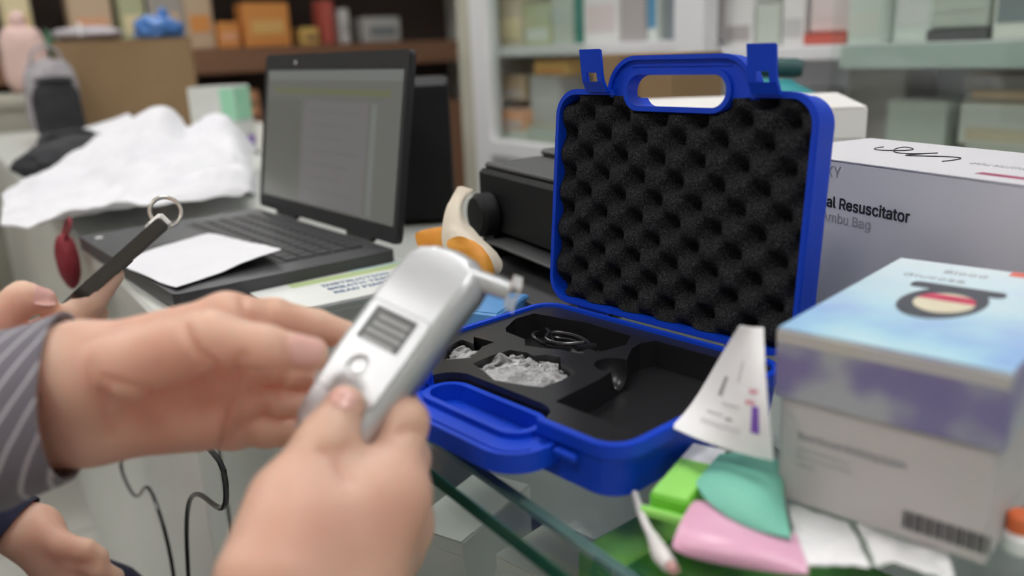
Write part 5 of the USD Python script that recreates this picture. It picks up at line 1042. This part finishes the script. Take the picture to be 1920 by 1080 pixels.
# --- person two: seated at the left, one hand holds the phone, the other rests on the thigh
def phone_hand(p):
    Wc = (-0.1899, -0.2104, 0.9524); I, M_, R2, Lt = (-0.1724, -0.1773, 0.9653), (-0.1890, -0.1788, 0.9528), (-0.2078, -0.1820, 0.9432), (-0.2245, -0.1865, 0.9357)
    d = rc(p, Wc, I, .0225, .0125)
    for q, r in ((M_, .0125), (R2, .012), (Lt, .011)): d = smin(d, rc(p, Wc, q, .0225, r), .008)
    for a, b in ((I, M_), (M_, R2), (R2, Lt)): d = smin(d, rc(p, a, b, .0123, .0121), .006)
    th = chain(p, [(-0.1755, -0.2044, 0.9658), (-0.1623, -0.1877, 0.9815), (-0.1590, -0.1675, 0.9964), (-0.1586, -0.1572, 0.9934)], [.0165, .0125, .0092, .0072], .005)
    fi = chain(p, [I, (-0.1613, -0.1515, 0.9759), (-0.1612, -0.1323, 0.9871), (-0.1654, -0.1171, 0.9996)], [.0110, .0092, .0080, .0060])
    fm = chain(p, [M_, (-0.1769, -0.1527, 0.9571), (-0.1768, -0.1345, 0.9664), (-0.1823, -0.1280, 0.9734)], [.0110, .0094, .0080, .0066])
    fr_ = chain(p, [R2, (-0.1995, -0.1585, 0.9462), (-0.2008, -0.1418, 0.9533), (-0.2060, -0.1360, 0.9615)], [.0108, .0090, .0078, .0066])
    fl_ = chain(p, [Lt, (-0.2208, -0.1669, 0.9373), (-0.2234, -0.1533, 0.9425), (-0.2247, -0.1469, 0.9511)], [.0098, .0082, .0072, .0062])
    d = smin(d, np.minimum(np.minimum(fi, fm), np.minimum(fr_, fl_)), .006); d = smin(d, th, .007)
    return smin(d, rc(p, Wc, np.array(Wc) * .7 + np.array(ELB2R) * .3, .0235, .029), .014)
def lap_hand(p):
    Wc = (-0.4607, -0.1836, 0.7019); I, M_, R2, Lt = (-0.4295, -0.1567, 0.6809), (-0.4342, -0.1622, 0.6658), (-0.4398, -0.1684, 0.6520), (-0.4466, -0.1749, 0.6410)
    d = rc(p, Wc, I, .0225, .0125)
    for q, r in ((M_, .0125), (R2, .012), (Lt, .011)): d = smin(d, rc(p, Wc, q, .0225, r), .008)
    for a, b in ((I, M_), (M_, R2), (R2, Lt)): d = smin(d, rc(p, a, b, .0123, .0121), .006)
    th = chain(p, [(-0.4437, -0.1743, 0.7067), (-0.4271, -0.1631, 0.6982), (-0.4147, -0.1467, 0.6936), (-0.4108, -0.1361, 0.6846)], [.0145, .0112, .0092, .0075], .005)
    fi = chain(p, [I, (-0.4092, -0.1396, 0.6732), (-0.4086, -0.1266, 0.6601)], [.0108, .0092, .0072]); fm = chain(p, [M_, (-0.4130, -0.1437, 0.6580), (-0.4165, -0.1297, 0.6407)], [.0108, .0092, .0072])
    fr_ = chain(p, [R2, (-0.4190, -0.1507, 0.6438), (-0.4232, -0.1379, 0.6263)], [.0104, .0090, .0072]); fl_ = chain(p, [Lt, (-0.4321, -0.1596, 0.6284), (-0.4335, -0.1499, 0.6149)], [.0096, .0082, .0066])
    d = smin(d, np.minimum(np.minimum(fi, fm), np.minimum(fr_, fl_)), .006); d = smin(d, th, .007)
    return smin(d, rc(p, Wc, np.array(Wc) * .75 + np.array(ELB2L) * .25, .0225, .028), .012)
S2_ = joints((-.55, -.66), .0, 1.06, .50)
S2_['elL'], S2_['elR'] = ELB2L, ELB2R
p2 = thing('person', 'seated person in navy holding a phone at the left edge, other hand on the thigh', 'person', (-.55, -.66, 0))
PH_ = nets(phone_hand, *box_of([np.array((-0.1899, -0.2104, 0.9524)) * .7 + np.array(ELB2R) * .3, (-0.1792, -0.1152, 0.9965), (-0.1462, -0.1581, 0.9989), (-0.2322, -0.1546, 0.9289)], .034), .0021)
LP_ = nets(lap_hand, *box_of([np.array((-0.4607, -0.1836, 0.7019)) * .75 + np.array(ELB2L) * .25, (-0.4086, -0.1266, 0.6601), (-0.4435, -0.1493, 0.6087), (-0.4220, -0.1633, 0.7010)], .034), .0024)
core2 = nets(lambda p: head_body(p, S2_), *box_of([S2_['neck'], S2_['crown'], S2_['nose'], S2_['earL'], S2_['earR']], .10), .009)
part(p2, 'body', fuse([PH_, LP_, core2, arms(S2_, np.array((-0.4607, -0.1836, 0.7019)) * .8 + np.array(ELB2L) * .2, .024, np.array((-0.1899, -0.2104, 0.9524)) * .8 + np.array(ELB2R) * .2, .0245)]), 'skin', 'bare hands, forearm and head', True, smooth=True)
nail(p2, phone_hand, (-0.1520, -0.1568, 0.9967), np.array((-0.1586, -0.1572, 0.9934)) - np.array((-0.1590, -0.1675, 0.9964)), np.array([0, -.2, 1.0]), .0055, .0060)
part(p2, 'jacket', upper(S2_), 'navy_cloth', None, True, smooth=True)
part(p2, 'jacket_sleeve', sleeve([(-0.4707, -0.1945, 0.7097), (-0.4830, -0.2131, 0.7278), (-0.4958, -0.2449, 0.7582), ELB2L], [.030, .033, .038, .050], fold=.005, seed=9), 'navy_cloth', 'navy left sleeve', True, smooth=60)
part(p2, 'jacket_sleeve', sleeve([tuple(np.array(ELB2R) * .75 + np.array((-0.1899, -0.2104, 0.9524)) * .25), tuple(np.array(ELB2R) * .9 + np.array((-0.1899, -0.2104, 0.9524)) * .1), ELB2R], [.040, .044, .052], fold=.004, seed=10), 'navy_cloth', None, True, smooth=60)
extras(p2, S2_)
part(p2, 'trousers', legs(S2_, KN2L, KN2R, (-.58, -.33, .10), (-.42, -.33, .10)), 'navy_cloth', None, True, smooth=True)
for a in ((-.58, -.34), (-.42, -.34)): part(p2, 'shoe', shoe(a, 0), 'shoe_black', None, True)
t = thing('stool', 'round stool under the seated person in navy outside the left edge', 'stool', (-.55, -.68, 0))
part(t, 'seat', mv(lathe([(0, .335), (.15, .335), (.165, .345), (.165, .37), (.15, .384), (0, .384)], 36), -.55, -.68), 'shelf_dark', None, True)
for a in range(4):
    x, y = -.55 + .11 * math.cos(a * math.pi / 2 + .78), -.68 + .11 * math.sin(a * math.pi / 2 + .78); part(t, 'leg', tube([(x, y, .3345), (-.55 + (x + .55) * 1.3, -.68 + (y + .68) * 1.3, .0005)], .012, 12), 'aluminium', None, True)

# --- the phone with its ring holder
pm('phone_glass', (.03, .03, .034), .12, coat_weight=.6); pm('phone_rim', (.06, .055, .05), .3, metallic=.6); pm('ring_metal', (.72, .68, .62), .25, metallic=.8)
ph = thing('smartphone', 'dark smartphone seen edge-on with a metal ring holder, in the hand at the left', 'phone', PHO)
MP_ = np.eye(4); MP_[:3, 0], MP_[:3, 1], MP_[:3, 2] = PHX, PHY, PHZ
sh_ = rrect(-.036, .036, -.074, .074, .009)
part(ph, 'body', xf(ext(sh_.buffer(-.0008), -.0042, .0042) + ext(sh_, -.0032, .0032), MP_), 'phone_rim'); part(ph, 'screen', xf(ext(sh_.buffer(-.002), .0042, .0046), MP_), 'phone_glass', 'dark glossy screen'); part(ph, 'back_cover', xf(ext(sh_.buffer(-.002), -.0046, -.0042), MP_), 'phone_rim')
part(ph, 'camera_bump', xf(ext(rrect(.006, .032, .048, .070, .004), -.0062, -.0046), MP_), 'phone_glass')
th_ = np.linspace(0, 2 * np.pi, 33); rg = np.stack([.030 + .0095 * np.cos(th_) + .012, .0 * th_ - .062, .0095 * np.sin(th_) + .004], 1)
rgp = part(ph, 'ring_holder', xf(tube(rg, .0014, 10), MP_), 'ring_metal', 'pale metal ring standing up at the end'); part(rgp, 'ring_base', xf(bx(.026, .0385, -.069, -.055, -.0046, .0062, .002), MP_), 'white_cord', 'cream ring base')

# --- furniture on the customers' side, seen past the hand with the phone
pn('wood_brown', (.16, .09, .045), (.22, .13, .07), 5, .5); pm('red_cloth', (.24, .018, .03), .7)
t = thing('wooden_bench', 'low brown wooden bench beyond the seated person with the phone', 'bench', BENCH)
part(t, 'seat', bx(-.30, .30, -.25, .35, .50, .54, .006), 'wood_brown'); part(t, 'back_rest', bx(-.30, -.26, -.25, .35, .5405, .74, .006), 'wood_brown')
for x in (-.26, .26):
    for y in (-.21, .31): part(t, 'leg', bx(x - .03, x + .03, y - .03, y + .03, 0, .4995, .004), 'wood_brown')
t = thing('red_pouch', 'dark red pouch hanging from the desk edge past the corner of the laptop', 'pouch', REDB)
part(t, 'pouch_body', lump((0, 0, 0), (.022, .014, .036), 4, .25, 41), 'red_cloth', smooth=60); part(t, 'strap', tube(spline([(-.01, 0, .030), (-.008, .010, .052), (.008, .010, .052), (.01, 0, .030)], 16), .0022, 8), 'red_cloth')
